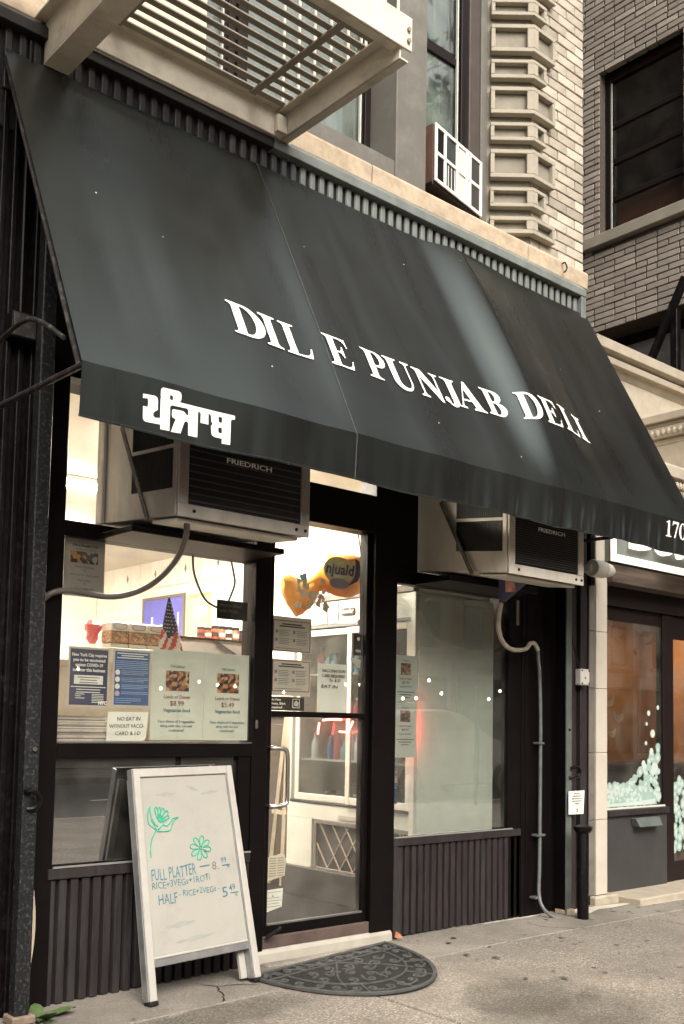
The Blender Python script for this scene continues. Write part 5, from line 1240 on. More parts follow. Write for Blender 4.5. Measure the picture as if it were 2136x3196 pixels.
# ================================================================== NOTICES ON THE GLASS
def sheet(name, label, x0, x1, z0, z1, m, y=.040, cat="poster", group=None, poly=None):
    t = thing(name, ((x0 + x1) / 2, y, z0), label, cat, group)
    if poly: MB().prism([(a, y, b_) for a, b_ in poly], (0, .0008, 0)).build("sheet", m, t)
    else: MB().box(x0, x1, y, y + .0008, z0, z1).build("sheet", m, t)
    return t
def lines(t, xc, ztop, widths, pitch, h, m, y=.0385, left=False):
    for k, w in enumerate(widths):
        if w <= 0: continue
        a = xc if left else xc - w / 2
        MB().box(a, a + w, y, y + .0006, ztop - k * pitch - h, ztop - k * pitch).build("text_line", m, t)
TY = .0385
t = sheet("menu_poster", "grey laminated party menu in the top left corner of the window", -2.290, -2.068, 1.917, 2.208, paper_grey)
text("Dil-e Punjab Deli", .019, (-2.178, TY, 2.168), ink, t, bold=.01, width=.135); text("catering for parties", .010, (-2.178, TY, 2.152), ink_grey, t, width=.115)
MB().box(-2.258, -2.180, TY, TY + .0006, 2.085, 2.143).build("food_photo", food2_m, t); MB().box(-2.180, -2.107, TY, TY + .0006, 2.085, 2.143).build("food_photo", food3_m, t)
for s_, zz, w in (("Party Samosas", 2.062, .105), ("&", 2.046, None), ("Samosas for your party", 2.022, .16), ("Party Rice", 1.995, .07), ("&", 1.978, None), ("Party vegetable", 1.955, .105)): text(s_, .0165, (-2.178, TY, zz), ink_grey, t, width=w)
t = sheet("vaccination_poster", "dark navy vaccination poster at the left of the window", -2.247, -2.023, 1.370, 1.668, paper_tan)
MB().box(-2.237, -2.031, TY + .0005, TY + .001, 1.380, 1.658).build("print", navy, t)
for s_, zz, w in (("New York City requires", 1.622, .19), ("you to be vaccinated", 1.597, .175), ("against COVID-19", 1.572, .15), ("to enter this business", 1.547, .178)): text(s_, .0225, (-2.134, TY - .0005, zz), letter_m, t, bold=.02, width=w)
MB().box(-2.214, -2.056, TY - .0002, TY + .0003, 1.484, 1.528).build("box", paper_m, t); lines(t, -2.135, 1.520, (.12, .09, .10), .013, .005, ink_grey, TY - .0008)
lines(t, -2.135, 1.472, (.19, .13, .13), .013, .004, paper_m, TY - .0003); lines(t, -2.205, 1.436, (.05, .03, .05), .010, .003, paper_m, TY - .0003, True); lines(t, -2.115, 1.436, (.065,) * 6, .008, .003, paper_m, TY - .0003, True); text("NYC", .022, (-2.055, TY - .0005, 1.385), letter_m, t, bold=.06)
t = sheet("guidance_poster", "bright blue guidance poster between the navy poster and the platter menus", -2.002, -1.780, 1.374, 1.670, paper_tan)
MB().box(-1.991, -1.791, TY + .0005, TY + .001, 1.386, 1.660).build("print", blueprint, t)
lines(t, -1.891, 1.652, (.18, .13, .18), .0115, .005, paper_m, TY); lines(t, -1.891, 1.612, (.19,) * 5, .0095, .0035, mat("pale blue ink", (.26, .40, .55), .6), TY)
for k in range(4):
    MB().disc((-1.974, TY - .0001, 1.552 - k * .036), .014, 16).build("icon", paper_m if k < 3 else mat("pink icon", (.5, .38, .42), .6), t); lines(t, -1.952, 1.562 - k * .036, (.155, .155, .13)[:3 if k < 3 else 2], .0085, .003, mat("pale blue ink", (.26, .40, .55)), TY, True)
lines(t, -1.985, 1.42, (.15, .15, .09), .010, .003, mat("pale blue ink", (.26, .40, .55)), TY, True)
t = sheet("handwritten_notice", "handwritten no eat in sign with a curled lower corner", -2.026, -1.788, 1.203, 1.352, paper_m, poly=[(-2.026, 1.203), (-1.83, 1.203), (-1.808, 1.208), (-1.797, 1.222), (-1.788, 1.352), (-2.020, 1.350)])
for s_, xc, zz, w in (("NO EAT IN", -1.902, 1.307, .135), ("WITHOUT VACCI-", -1.912, 1.270, .20), ("CARD & I-D", -1.905, 1.233, .145)): text(s_, .027, (xc, TY, zz), ink, t, bold=.005, width=w, shear=.12, rot=.02)
for (nm, lb, x0, x1, a, pr, v) in (("menu_poster", "full platter menu with the $8.99 price in the left window", -1.775, -1.449, "Full platter", "$8.99", "3"), ("menu_poster", "half platter menu with the $5.49 price beside the door", -1.447, -1.124, "Half platter", "$5.49", "2")):
    t = sheet(nm, lb, x0, x1, 1.209, 1.684, mat("pale green laminated menu", (.56, .59, .50), .45, .05, 3), y=.041); xc = (x0 + x1) / 2 - .005
    text(a, .022, (xc, TY, 1.592), ink_teal, t, width=.088)
    MB().box(xc - .072, xc + .072, TY, TY + .0006, 1.468, 1.575).build("food_photo", food_m, t)
    text("Lunch or Dinner", .028, (xc, TY, 1.428), ink_red, t, width=.165); text(pr, .038, (xc, TY, 1.390), ink_red, t, width=.085); text("Vegetarian food", .028, (xc, TY, 1.357), ink_teal, t, width=.165, bold=.01)
    text("Your choice of %s vegetables" % v, .021, (xc, TY, 1.300), ink_teal, t, width=.23); text("along with rice, roti and" if v == "3" else "along with rice and", .021, (xc, TY, 1.277), ink_teal, t, width=.195 if v == "3" else .145); text("condiments!", .021, (xc, TY, 1.254), ink_teal, t, width=.095)
t = sheet("pride_sign", "small black hiring sign hanging right of the framed prints", -1.377, -1.169, 1.877, 1.982, mat("black card", (.012, .012, .012), .35), y=.043)
text("We're filled", .026, (-1.362, .041, 1.945), mat("green grey print", (.12, .15, .125), .6), t, align='LEFT', bold=.02, width=.15); text("with Pride.", .026, (-1.362, .041, 1.915), mat("green grey print", (.12, .15, .125)), t, align='LEFT', bold=.02, width=.135)
# on the door glass (behind it)
DY = .066
for lb, z0, z1, n in (("upper cream notice with a maroon border on the door", 1.724, 1.930, 1), ("lower cream notice with a maroon border on the door", 1.468, 1.680, 2)):
    t = sheet("door_notice", lb, -.965, -.677, z0, z1, paper_tan, y=DY + .004)
    zb = z1 - (.022 if n == 1 else .006); zc = z0 + (.004 if n == 1 else .025)
    for (a, b_, c, d) in ((-.962, -.684, zb - .005, zb), (-.962, -.684, zc, zc + .005), (-.962, -.957, zc + .005, zb - .005), (-.689, -.684, zc + .005, zb - .005)): MB().box(a, b_, DY + .003, DY + .0036, c, d).build("border_line", ink_red, t)
    lines(t, -.823, zb - .018, (.15, .19), .013, .008, ink, DY + .003)
    for r_ in range(2):
        for c in range(2):
            xx = -.945 + c * .13; zz = zb - .058 - r_ * .048
            MB().box(xx, xx + .016, DY + .003, DY + .0036, zz - .018, zz).build("icon", ink_grey, t); lines(t, xx + .026, zz, (.08, .07, .08, .07), .010, .0035, ink_grey, DY + .003, True)
    lines(t, -.945, zc + .018, (.20,), .01, .004, ink_grey, DY + .003, True)
t = sheet("handwritten_notice", "tall handwritten vaccination card notice on the door glass", -.622, -.383, 1.379, 1.672, paper_m, y=DY + .004)
for s_, xc, zz, w in (("VACCINATION", -.498, 1.620, .185), ("CARD REQUIRED", -.498, 1.590, .185), ("To  & ID", -.488, 1.563, .09), ("EAT IN", -.53, 1.525, .13)): text(s_, .027, (xc, DY, zz), ink, t, bold=.004, width=w, shear=.1)
t = sheet("door_sticker", "black no pets sticker in the lower left of the upper door pane", -.985, -.722, 1.382, 1.462, mat("black sticker", (.02, .014, .012), .4), y=DY + .002)
for s_, zz, w in (("No Pets", 1.438, .075), ("Shoes, Shirt", 1.416, .11), ("Required", 1.394, .085)): text(s_, .019, (-.975, DY, zz), letter_m, t, align='LEFT', bold=.02, width=w)
MB().tube([(-.81, DY, 1.40), (-.76, DY, 1.40), (-.76, DY, 1.45), (-.81, DY, 1.45), (-.81, DY, 1.40)], .0025, 4, False).build("emblem_frame", letter_m, t); MB().poly([(-.80, DY, 1.41), (-.77, DY, 1.408), (-.765, DY, 1.43), (-.785, DY, 1.445), (-.80, DY, 1.43)]).build("emblem", paper_tan, t)
t = sheet("card_sticker", "black payment card sticker at the right edge of the door glass", -.34, -.270, 1.735, 1.868, mat("black sticker", (.02, .014, .012)), y=DY + .002)
text("VISA", .022, (-.303, DY, 1.755), letter_m, t, bold=.03, shear=.2); MB().disc((-.30, DY, 1.838), .012, 12).build("emblem", letter_m, t)
t = sheet("torn_paper", "torn scrap of pale paper stuck below the card sticker", -.36, -.27, 1.65, 1.72, paper_tan, y=DY + .002, cat="paper scrap", poly=[(-.362, 1.722), (-.275, 1.706), (-.282, 1.655), (-.315, 1.668), (-.355, 1.70)])
t = sheet("licence_sheet", "yellowed permit sheet taped low on the door glass", -.965, -.83, .42, .56, mat("yellowed paper", (.58, .53, .41), .6, .1), y=DY + .002, cat="permit", poly=[(-.965, .412), (-.84, .435), (-.832, .53), (-.845, .555), (-.87, .562), (-.965, .545)])
lines(t, -.955, .54, (.05,) * 8, .014, .004, ink_grey, DY, True); lines(t, -.895, .54, (.045,) * 8, .014, .004, ink_grey, DY, True)
t = sheet("licence_sheet", "white permit sheet at the bottom of the door glass beside the door stop", -.98, -.852, .24, .37, paper_m, y=DY + .002, cat="permit", poly=[(-.985, .235), (-.856, .262), (-.850, .365), (-.98, .362)])
lines(t, -.965, .35, (.10, 0, .09, .10, .09, .10), .016, .003, ink_grey, DY, True); MB().poly([(-.93, DY, .322), (-.918, DY, .322), (-.924, DY, .336)]).build("emblem", ink_teal, t)
# on the right window
for lb, z0, z1, pr in (("upper small platter menu on the left edge of the right window", 1.458, 1.757, "$5.49"), ("lower small platter menu lit red by the neon on the right window", 1.105, 1.455, "$8.99")):
    t = sheet("menu_poster", lb, -.003, .195, z0, z1, paper_m); h = z1 - z0
    text("Full platter", .015, (.09, TY, z1 - .038), ink_teal, t, width=.065); MB().box(.045, .135, TY, TY + .0006, z1 - .125, z1 - .05).build("food_photo", food_m, t)
    text("Lunch or Dinner", .019, (.09, TY, z1 - .155), ink_red, t, width=.11); text(pr, .024, (.09, TY, z1 - .182), ink_red, t, width=.06); text("Vegetarian food", .017, (.09, TY, z1 - .205), ink_teal, t, width=.11); lines(t, .09, z1 - .232, (.15, .11, .07), .017, .006, ink_grey, TY)
for k, (c, lb) in enumerate((((.10, .28, .42), "blue"), ((.30, .20, .15), "brown"), ((.45, .42, .36), "pale"), ((.06, .11, .25), "dark blue"))):
    t = sheet("card_sticker", "small %s sticker below the menus on the right window" % lb, -.005, .028, 1.045 - k * .05 - (.08 if k == 3 else 0), 1.09 - k * .05, mat(lb + " sticker", c, .5, .2), cat="sticker")
    text("PAY", .012, (.011, TY, 1.062 - k * .05), letter_m, t)

# ================================================================== WHITEBOARD, MAT, WEED
ab = thing("sandwich_board", (-1.6, -.2, 0), "folded white sandwich board leaning on the shop front with marker menu", "sandwich board")
# board frame: u across, v up the board, w out of the front face
bl_, br_ = Vector((-1.940, -.305, -.045)), Vector((-1.262, -.275, -.028))
tl_, tr_ = Vector((-1.930, -.05, 1.062)), Vector((-1.318, -.03, 1.072))
bn = (br_ - bl_).cross(tl_ - bl_).normalized()
if bn.y > 0: bn = -bn
def BP(u, v, w=0.0):
    a = bl_.lerp(br_, u); b_ = tl_.lerp(tr_, u); return a.lerp(b_, v) + bn * w
def BH(name, m, u0, u1, v0, v1, w0, w1, bevel=.003, parent=None):
    P = [BP(u, v, w) for v in (v0, v1) for (u, w) in ((u0, w1), (u1, w1), (u1, w0), (u0, w0))]
    return MB().hexa(P).build(name, m, parent or ab, bevel)
alum = mat("white enamelled frame", (.43, .415, .37), .4, .08, 8, stain=(.40, .34, .27), stain_scale=9, stain_amt=.5); alum_s = mat("bare aluminium edge", (.34, .34, .33), .35, .2, 12, metal=.6)
wb = mat("white board enamel", (.37, .36, .315), .35, .05, 3, stain=(.27, .255, .215), stain_scale=4.5, stain_amt=.45)
leaf = []
for nm, u0, u1 in (("leg", 0, .060), ("leg", .940, 1.0)):
    l_ = BH(nm, alum, u0, u1, .018, 1.0, 0, .022); BH("side_strip", alum_s, u0 - .012 if u0 == 0 else u0 - .013, u0 - .0005, .018, 1.0, -.03, .016, .002, l_)
    BH("rubber_foot", rubber, u0 - .01, u1 + .005, 0, .0175, -.03, .026, .004, l_)
BH("top_rail", alum, .0605, .9395, .962, 1.0, .0, .021); BH("bottom_rail", alum_s, .0605, .9395, .150, .182, -.02, .012)
BH("chipped_edge", alum, .0605, .9395, .1825, .193, 0, .014); bo = BH("board", wb, .0605, .9395, .1935, .961, .002, .010, 0)
for nm, u0, u1 in (("rear_leg", 0.005, .06), ("rear_leg", .87, .93)): BH(nm, alum, u0, u1, .03 if u0 < .1 else .022, .96, -.055, -.032)
BH("rear_board", blackmetal, .061, .869, .19, .95, -.05, -.035, 0)
# marker drawing and writing
def W(pts, r, m, nm, w=.0112): MB().tube([BP(u, v, w) for u, v in pts], r, 5).build(nm, m, bo)
zx = lambda px, py: ((px - 60 - 150 * (py - 95) / 2000.) / (970.), 1 - (py - 78 + (px - 500) * .035) / 2035.)
def Q(pts): return [zx(a, b_) for a, b_ in pts]
gr_ = .0035
W(Q([(225, 885), (222, 820), (230, 740), (255, 680), (275, 645)]), gr_, ink_green, "stem_line")
W(Q([(275, 645), (245, 620), (210, 590), (198, 540), (200, 490), (220, 432), (222, 490), (235, 560), (260, 600), (278, 645)]), gr_, ink_green, "leaf_line")
W(Q([(280, 655), (350, 660), (400, 652), (420, 600), (440, 565), (478, 538), (430, 548), (400, 585), (370, 610), (330, 600), (290, 640)]), gr_, ink_green, "leaf_line")
for (a, b_) in (((265, 455), (280, 440)), ((300, 445), (315, 455)), ((335, 450), (350, 470)), ((370, 475), (385, 500)), ((385, 520), (390, 540)), ((370, 555), (350, 565))):
    W(Q([(300, 570), ((300 + a[0]) / 2 - 8, (570 + a[1]) / 2), a, b_, ((300 + b_[0]) / 2 + 10, (570 + b_[1]) / 2 + 4), (305, 575)]), gr_, ink_green, "petal_line")
W(Q([(300, 640), (320, 610), (345, 585)]), gr_, ink_green, "bud_line"); W(Q([(240, 540), (262, 590), (290, 610)]), gr_, ink_green, "bud_line")
fc = (680, 828)
for k in range(8):
    a0 = k * math.pi / 4 + .2; p = []
    for q in range(9):
        t_ = q / 8; rr_ = 100 * math.sin(math.pi * t_) ** .6 if 0 < t_ < 1 else 18
        a = a0 + (t_ - .5) * .75; rad = 25 + 80 * math.sin(math.pi * t_) ** .5
        p.append((fc[0] + rad * math.cos(a) * .95, fc[1] + rad * math.sin(a) * 1.05))
    W(Q(p), gr_, ink_green, "petal_line")
W(Q([(670, 815), (690, 820), (685, 840), (672, 836), (670, 815)]), gr_ * 1.4, ink_green, "flower_centre")
def btext(s_, px, py, size, m, width, rot=.0):
    u, v = zx(px, py)
    cu = bpy.data.curves.new("t", 'FONT'); cu.body = s_; cu.size = size; cu.offset = .004 * size; cu.resolution_u = 2
    me = curve_mesh(cu); xs_ = [q.co.x for q in me.vertices]; w_ = max(xs_) - min(xs_)
    off = origin(bo)
    for q in me.vertices:
        x = (q.co.x - min(xs_)) * width / w_; y = q.co.y + x * rot + .003 * math.sin(x * 60)
        q.co = BP(u + x / .645, v + y / 1.137, .0116) - off
    me.materials.clear(); me.materials.append(m); o = bpy.data.objects.new("marker_lettering", me); COL.objects.link(o); o.parent = bo
btext("FULL PLATTER", 232, 1092, .082, ink_blue, .268, .03); W(Q([(665, 998), (755, 990)]), .003, ink_blue, "dash"); btext("8.", 785, 1040, .06, ink_grey, .040); btext("99", 870, 985, .042, ink_blue, .036); W(Q([(878, 1003), (955, 1000)]), .0025, ink_blue, "dash"); btext("x", 925, 1030, .03, ink_blue, .02)
btext("RICE+3VEGs+1ROTi", 235, 1165, .047, ink_blue, .35, .035); btext("HALF", 292, 1302, .072, ink_blue, .11, .03); btext("- RICE+2VEGs -", 470, 1248, .042, ink_blue, .25, .01); btext("5", 870, 1298, .075, ink_blue, .034); btext("49", 935, 1245, .047, ink_blue, .04); W(Q([(945, 1262), (1022, 1258)]), .0025, ink_blue, "dash"); btext("x", 985, 1298, .028, ink_blue, .02)

ghost = mat("wiped marker ghost", (.315, .315, .28), .4, .1)
for (pa, pb_, r_) in (((260, 330), (470, 322), .010), ((560, 250), (690, 300), .008), ((330, 1500), (620, 1470), .012), ((420, 1640), (800, 1600), .010), ((700, 330), (900, 300), .007)):
    q0, q1 = zx(*pa), zx(*pb_); P_ = []
    mb = MB(); n_ = 7
    up = [BP(q0[0] + (q1[0] - q0[0]) * k / n_, q0[1] + (q1[1] - q0[1]) * k / n_ + r_ * math.sin(math.pi * k / n_) + .003 * math.sin(k * 2.1), .0108) for k in range(n_ + 1)]
    dn = [BP(q0[0] + (q1[0] - q0[0]) * k / n_, q0[1] + (q1[1] - q0[1]) * k / n_ - r_ * math.sin(math.pi * k / n_) + .003 * math.sin(k * 3.7), .0108) for k in range(n_ + 1)]
    mb.poly([tuple(v_) for v_ in up + dn[::-1][1:-1]]); mb.build("wiped_smear", ghost, bo)
# half round rubber mat
mt = thing("door_mat", (-.73, -.5, 0), "black half round rubber scroll mat in front of the door step", "door mat")
MC, MRX, MRY = Vector((-.735, -.15)), .545, .76
def mpt(u, v, h): # u in [-1,1] across, v in [0,1] out from the straight edge
    x = MC.x + u * MRX; y = MC.y - v * MRY + .055 * u
    return (x, y, gz(x, y) + h)
def rim(t): return (math.cos(t), math.sin(t))
N = 44; arc_ = [rim(math.pi * k / N) for k in range(N + 1)]
mb = MB(); P = [mpt(u, v, .002) for u, v in arc_]; mb.v += P + [mpt(u, v, .009) for u, v in arc_]
mb.f.append(tuple(range(N + 1))); mb.f.append(tuple(range(2 * N + 1, N, -1)))
for k in range(N + 1): mb.f.append((k, (k + 1) % (N + 1), N + 1 + (k + 1) % (N + 1), N + 1 + k))
mb.build("backing", mat("dark rubber backing", (.005, .005, .005), .8, .3, 30, .4, 90), mt)
def ridge(pts, r, nm): MB().tube([mpt(u, v, .011) for u, v in pts], r, 6, len(pts) < 30).build(nm, rubber_dusty, mt, smooth=True)
ridge([(math.cos(t) * .985, .01 + math.sin(t) * .975) for t in [math.pi * k / 40 for k in range(41)]] + [(-.985, .01), (0, .01), (.985, .01)], .012, "rim")
ridge([(math.cos(t) * .70, .17 + math.sin(t) * .56) for t in [math.pi * k / 36 for k in range(37)]], .0065, "inner_arc"); ridge([(-.94, .165), (-.3, .165), (.3, .165), (.94, .165)], .0065, "bar")
for a in (35, 62, 90, 118, 145): ridge([(math.cos(R(a)) * .70, .17 + math.sin(R(a)) * .56), (math.cos(R(a)) * .97, .02 + math.sin(R(a)) * .95)], .006, "bar")
ridge([(0, .17), (.35, .45), (.50, .64)], .0055, "bar"); ridge([(0, .17), (-.35, .45), (-.50, .64)], .0055, "bar"); 
for x in (-.75, -.5, -.25, 0, .25, .5, .75): ridge([(x - .09, .03), (x + .09, .15)], .005, "bar")
rs = random.Random(14)
def scroll(cu, cv, s, a0, hand):
    pts = []
    for k in range(16):
        t = k / 15; rad = s * (1 - t * .82); a = a0 + hand * t * 6.6
        pts.append((cu + rad * math.cos(a), cv + rad * math.sin(a) * .78))
    tail = [(cu + s * 2.1 * math.cos(a0 - hand * .9), cv + s * 1.5 * math.sin(a0 - hand * .9))]
    ridge(tail + pts, .0066, "scroll")
for k in range(13): scroll(-.88 + k * .147, .09, .042, rs.uniform(0, 6), 1 if k % 2 else -1)
for k in range(15):
    a = R(12 + k * 11.2); scroll(math.cos(a) * .835, .09 + math.sin(a) * .76, .055, a, 1 if k % 2 else -1)
for (cu, cv) in ((-.48, .27), (-.33, .36), (-.52, .42), (-.30, .56), (-.12, .42), (-.12, .62), (.12, .42), (.12, .62), (.30, .56), (.52, .42), (.33, .36), (.48, .27), (0, .30), (.0, .54), (-.22, .24), (.22, .24)): scroll(cu, cv, .062, rs.uniform(0, 6), 1 if cu > 0 else -1)

wd = thing("weed", (-2.42, -.16, -.05), "small green weed growing at the foot of the left rail", "plant")
leafg = mat("weed leaf", (.075, .115, .04), .6, .35, 20); rl = random.Random(31)
for k in range(11):
    a = rl.uniform(0, 6.28); L = rl.uniform(.07, .15); b_ = Vector((-2.425 + rl.uniform(-.03, .04), -.17 + rl.uniform(-.03, .03), gz(-2.4, -.17) + .002)); d = Vector((math.cos(a), math.sin(a), rl.uniform(.3, .9))).normalized(); sd = d.cross(Vector((0, 0, 1))).normalized()
    mb = MB(); pts = [(0, .1), (.25, .8), (.5, 1.0), (.8, .65), (1, 0)]
    lft = [b_ + d * L * t + sd * w * L * .28 + Vector((0, 0, -.03 * t * t)) for t, w in pts]; rgt = [b_ + d * L * t - sd * w * L * .28 + Vector((0, 0, -.03 * t * t)) for t, w in pts]; mid = [b_ + d * L * t + Vector((0, 0, -.03 * t * t - .006)) for t, w in pts]
    i = len(mb.v); mb.v += [tuple(q) for q in lft + mid + rgt]
    for q in range(4): mb.f.append((q, q + 1, 5 + q + 1, 5 + q)); mb.f.append((5 + q, 5 + q + 1, 10 + q + 1, 10 + q))
    mb.build("leaf", leafg, wd, smooth=True)
wr_ = thing("wrapper_scrap", (-.04, -.06, 0), "orange scrap of litter at the corner of the door step", "litter")
MB().poly([(-.065, -.05, .012), (-.03, -.065, .03), (-.02, -.05, .02), (-.035, -.03, .045)]).poly([(-.065, -.05, .012), (-.03, -.065, .03), (-.02, -.085, .006)]).build("scrap", mat("orange scrap", (.35, .13, .05), .6), wr_)
bulge = thing("bent_strip", (-2.42, -.08, .3), "pale bowed strip of wood showing behind the left gate rail", "strip")
mb = MB(); P1 = []; P2 = []
for k in range(13):
    t = k / 12; w = .034 * math.sin(math.pi * t) ** .8
    P1.append((-2.47, -.075, .10 + .50 * t)); P2.append((-2.452 + w, -.075, .10 + .50 * t))
mb.prism(P1 + P2[::-1], (0, .01, 0)); mb.build("strip", mat("bare pale wood", (.50, .41, .30), .7, .1), bulge)

# ================================================================== THE REST OF THE STREET (seen as reflections in the glass)
def row_house(label, x0, x1, yf, h, wall_m, facing, nwin, storeys, cat="building", shop=True):
    d = -1 if facing < 0 else 1        # +1: front looks to +y
    t = thing("row_house", ((x0 + x1) / 2, yf, 0), label, cat)
    yb = yf - d * 8
    MB().box(x0, x1, min(yf, yb), max(yf, yb), -.1, h).build("wall", wall_m, t)
    MB().box(x0 - .1, x1 + .1, min(yf + d * .35, yf), max(yf + d * .35, yf), h - .5, h).build("cornice", quoin_m, t, .02)
    for s_ in range(storeys):
        for k in range(nwin):
            xc = x0 + (x1 - x0) * (k + .5) / nwin; z0 = 4.3 + s_ * 3.1
            if z0 + 1.9 > h - .5: continue
            w = MB().box(xc - .55, xc + .55, min(yf + d * .02, yf + d * .06), max(yf + d * .02, yf + d * .06), z0, z0 + 1.8).build("window", sash_m, t)
            MB().box(xc - .7, xc + .7, min(yf, yf + d * .14), max(yf, yf + d * .14), z0 - .16, z0 - .01).build("sill", quoin_m, w); MB().box(xc - .7, xc + .7, min(yf, yf + d * .14), max(yf, yf + d * .14), z0 + 1.81, z0 + 2.1).build("lintel", quoin_m, w)
            MB().box(xc - .48, xc + .48, min(yf + d * .065, yf + d * .075), max(yf + d * .065, yf + d * .075), z0 + .06, z0 + 1.74).build("pane", glass_dark, w)
    if shop:
        f = MB().box(x0 + .3, x1 - .3, min(yf + d * .02, yf + d * .1), max(yf + d * .02, yf + d * .1), .2, 3.2).build("shop_window", sash_m, t)
        MB().box(x0 + .3, x1 - .3, min(yf + d * .02, yf + d * .25), max(yf + d * .02, yf + d * .25), 3.25, 3.9).build("shop_fascia", quoin_m, t)
pale = mat("pale render", (.40, .38, .33), .85, .1, 3); redb = mat("far brown brick", (.20, .135, .10), .9, .2, 8); greyb = mat("far grey brick", (.27, .25, .22), .9, .15, 8)
for k, (x0, x1, h, mm, lb) in enumerate(((-40, -26, 16, redb, "dark brick house far left across the street"), (-26, -14, 14.5, greyb, "grey brick house left across the street"), (-14, -4, 16, redb, "brown brick house behind the viewer across the street"), (-4, 6, 15, greyb, "grey brick house facing the deli across the street"),
                                    (6, 15, 13.5, pale, "pale rendered house mirrored in the right shop window"), (15, 25, 15, greyb, "grey house beyond the pale one across the street"), (25, 38, 17, redb, "tall dark brick house at the far right across the street"), (38, 60, 15, pale, "pale house at the far end across the street"))):
    row_house(lb, x0, x1, -22.5, h * (.72 if x0 < 6 else 1.0), mm, 1, 4 if x1 - x0 < 11 else 5, 3)
row_house("dark brick house left of the deli", -14, -3.45, .0, 15, redb, -1, 4, 3); row_house("grey brick house further left along the pavement", -30, -14.1, .0, 16, greyb, -1, 5, 3); row_house("brown brick house further right along the pavement", 12.0, 30, .0, 16, redb, -1, 6, 3)

CARX, CARY = 4.7, -4.4
car = thing("parked_car", (7.2, -6.7, -.22), "pale silver hatchback at the kerb, mirrored in the right shop window", "car")
body_m = mat("silver car paint", (.50, .50, .47), .25, .04, 3, metal=.3, coat=.6)
prof = [(4.95, .30), (4.90, .75), (5.0, 1.02), (5.55, 1.10), (5.15, 1.12), (5.60, 1.50), (6.1, 1.66), (7.3, 1.68), (7.75, 1.58), (8.55, 1.14), (9.3, 1.02), (9.55, .85), (9.60, .45), (9.5, .30)]
outl = [(4.95, .30), (4.88, .70), (4.96, 1.05), (5.20, 1.38), (5.45, 1.60), (6.0, 1.69), (7.0, 1.70), (7.55, 1.62), (8.35, 1.20), (9.1, 1.08), (9.5, .92), (9.62, .62), (9.58, .32)]
mb = MB(); secs = [(-7.58, .86, .96), (-7.50, 1.0, 1.0), (-6.7, 1.0, 1.02), (-5.90, 1.0, 1.0), (-5.82, .86, .96)]; n = len(outl)
for (yy, sx, sz) in secs:
    for (x, zz) in outl:
        tum = .14 * max(0, zz - 1.0) / .7 * (1 if yy < -6.7 else -1) if abs(yy + 6.7) > .5 else 0
        mb.v.append((7.25 + (x - 7.25) * (.985 if sx < 1 else 1), yy + tum, -.22 + (zz if sx == 1 else .35 + (zz - .35) * .97)))
for k in range(len(secs) - 1):
    for q in range(n): mb.f.append((k * n + q, k * n + (q + 1) % n, (k + 1) * n + (q + 1) % n, (k + 1) * n + q))
mb.f.append(tuple(range(n))); mb.f.append(tuple(range((len(secs) - 1) * n, len(secs) * n))); mb.build("body", body_m, car, smooth=True)
for yy, d in ((-5.80, 1), (-7.60, -1)):
    for (a, b_, c, e_) in ((5.55, 6.55, 5.85, 6.55), (6.62, 7.95, 6.62, 7.45)):
        MB().poly([(a, yy - d * .005, .86), (b_, yy - d * .005, .88), (e_, yy - d * .115, 1.36), (c, yy - d * .115, 1.36)]).build("side_window", glass_dark, car)
    for wx in (5.75, 8.65):
        w = MB().lathe([(.33, 0), (.33, .2)], (wx, yy - (.19 if d > 0 else 0), .11), 24, 'y').build("wheel", rubber, car, smooth=True); MB().lathe([(.20, 0), (.17, .012)], (wx, yy + (.012 if d > 0 else -.012), .11), 16, 'y').build("rim", chrome, w)
MB().box(9.55, 9.63, -6.1, -5.9, .42, .54).build("headlight", letter_m, car); MB().box(9.55, 9.63, -7.5, -7.3, .42, .54).build("headlight", letter_m, car); MB().box(4.84, 5.02, -6.02, -5.80, .52, .80).build("tail_light", emit("lit tail lamp", (1, .04, .03), 14), car)

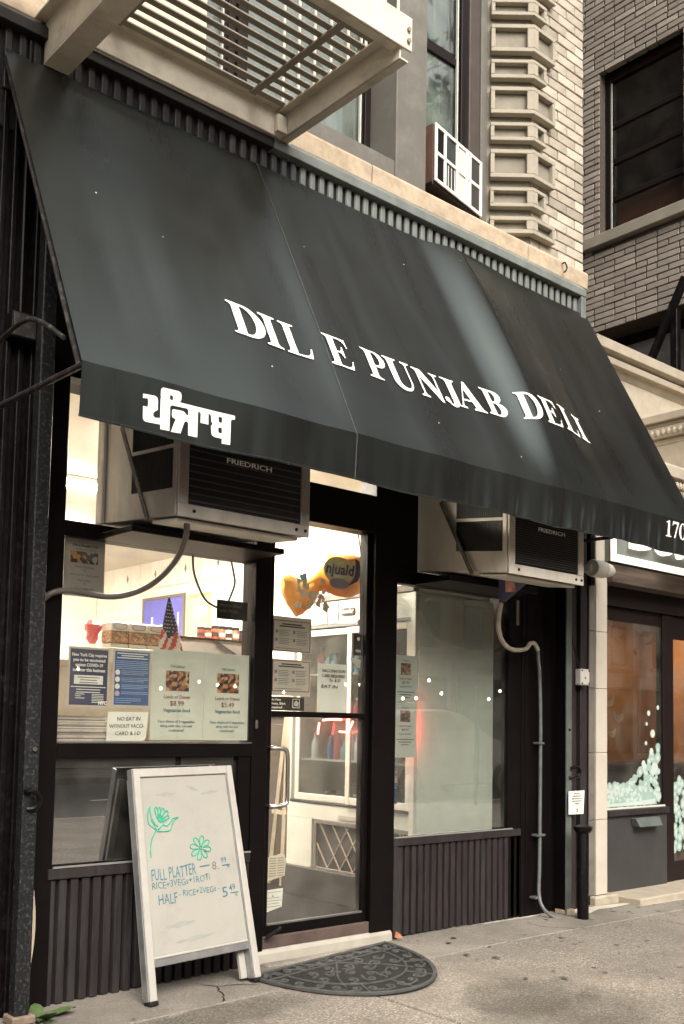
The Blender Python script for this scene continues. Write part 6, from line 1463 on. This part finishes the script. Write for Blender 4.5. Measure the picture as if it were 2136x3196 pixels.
car.location = (car.location.x + CARX, car.location.y + CARY, -.27); car.scale = (1, 1, 1.14)
TX, TYY = 8.4, -4.8  # tree moved close and enlarged to darken the awning's reflection
tr = thing("street_tree", (TX, TYY, -.1), "big leafy street tree by the kerb, mirrored in the neighbouring window", "tree")
bark = mat("grey bark", (.12, .10, .08), .9, .3, 20, .6, 40); leafm = mat("tree leaves", (.045, .07, .025), .6, .4, 3)
MB().tube([(TX, TYY, -.1), (TX - .05, TYY, 2.0), (TX + .1, TYY + .1, 4.5), (TX, TYY, 8.0), (TX - .2, TYY, 12.0)], [.28, .24, .2, .13, .04], 12).build("trunk", bark, tr, smooth=True)
rl = random.Random(77); limbs = []
for k in range(16):
    a = k * 2.4; z0 = 3.0 + k * .5; L = 2.6 - .06 * k; e_ = Vector((TX + L * math.cos(a), TYY + L * math.sin(a), z0 + 1.7)); limbs.append(e_); limbs.append(Vector((TX + L * .5 * math.cos(a), TYY + L * .5 * math.sin(a), z0 + 1.0)))
    MB().tube([(TX, TYY, z0), (TX + L * .45 * math.cos(a), TYY + L * .45 * math.sin(a), z0 + .7), tuple(e_)], [.10, .07, .02], 7).build("limb", bark, tr)
mb = MB()
for k in range(9000):
    c = rl.choice(limbs); p = c + Vector((rl.gauss(0, .75), rl.gauss(0, .75), rl.gauss(0, .65))); s_ = rl.uniform(.10, .19)
    if p.y > -.9: continue
    u = Vector((rl.gauss(0, 1), rl.gauss(0, 1), rl.gauss(0, .5))).normalized(); v = u.cross(Vector((rl.gauss(0, 1), rl.gauss(0, 1), rl.gauss(0, 1)))).normalized()
    mb.quad(tuple(p - u * s_), tuple(p + v * s_ * .55), tuple(p + u * s_), tuple(p - v * s_ * .55))
mb.build("crown", leafm, tr)
sl = thing("string_lights", (6, -8.2, 2.2), "strand of small warm bulbs over the kerbside, mirrored as dots in the glass", "string lights")
pts = []
for k in range(46):
    x = -3 + k * .33; sag = .10 * math.sin(k * 1.05) ** 2; pts.append((x, -8.2, 1.98 - sag + .06 * math.sin(k * .9)))
MB().tube(pts, .004, 4, False).build("wire", rubber, sl)
bulb = meshdata(MB().lathe([(.002, -.03), (.02, -.015), (.02, .01), (.008, .025)], (0, 0, 0), 8), emit("bulb glow", (1, .88, .66), 30))
for k, p in [q for q in enumerate(pts) if (q[0] * 7) % 11 not in (2, 5, 9)]: child("bulb", bulb, sl, (p[0], p[1], p[2] - .04 + .16 * math.sin(k * 2.3) * math.sin(k * 5.1)))
for x in (-3, 3.6, 10.2): MB().box(x - .03, x + .03, -8.23, -8.17, -.22, 2.1).build("post", blackmetal, sl)
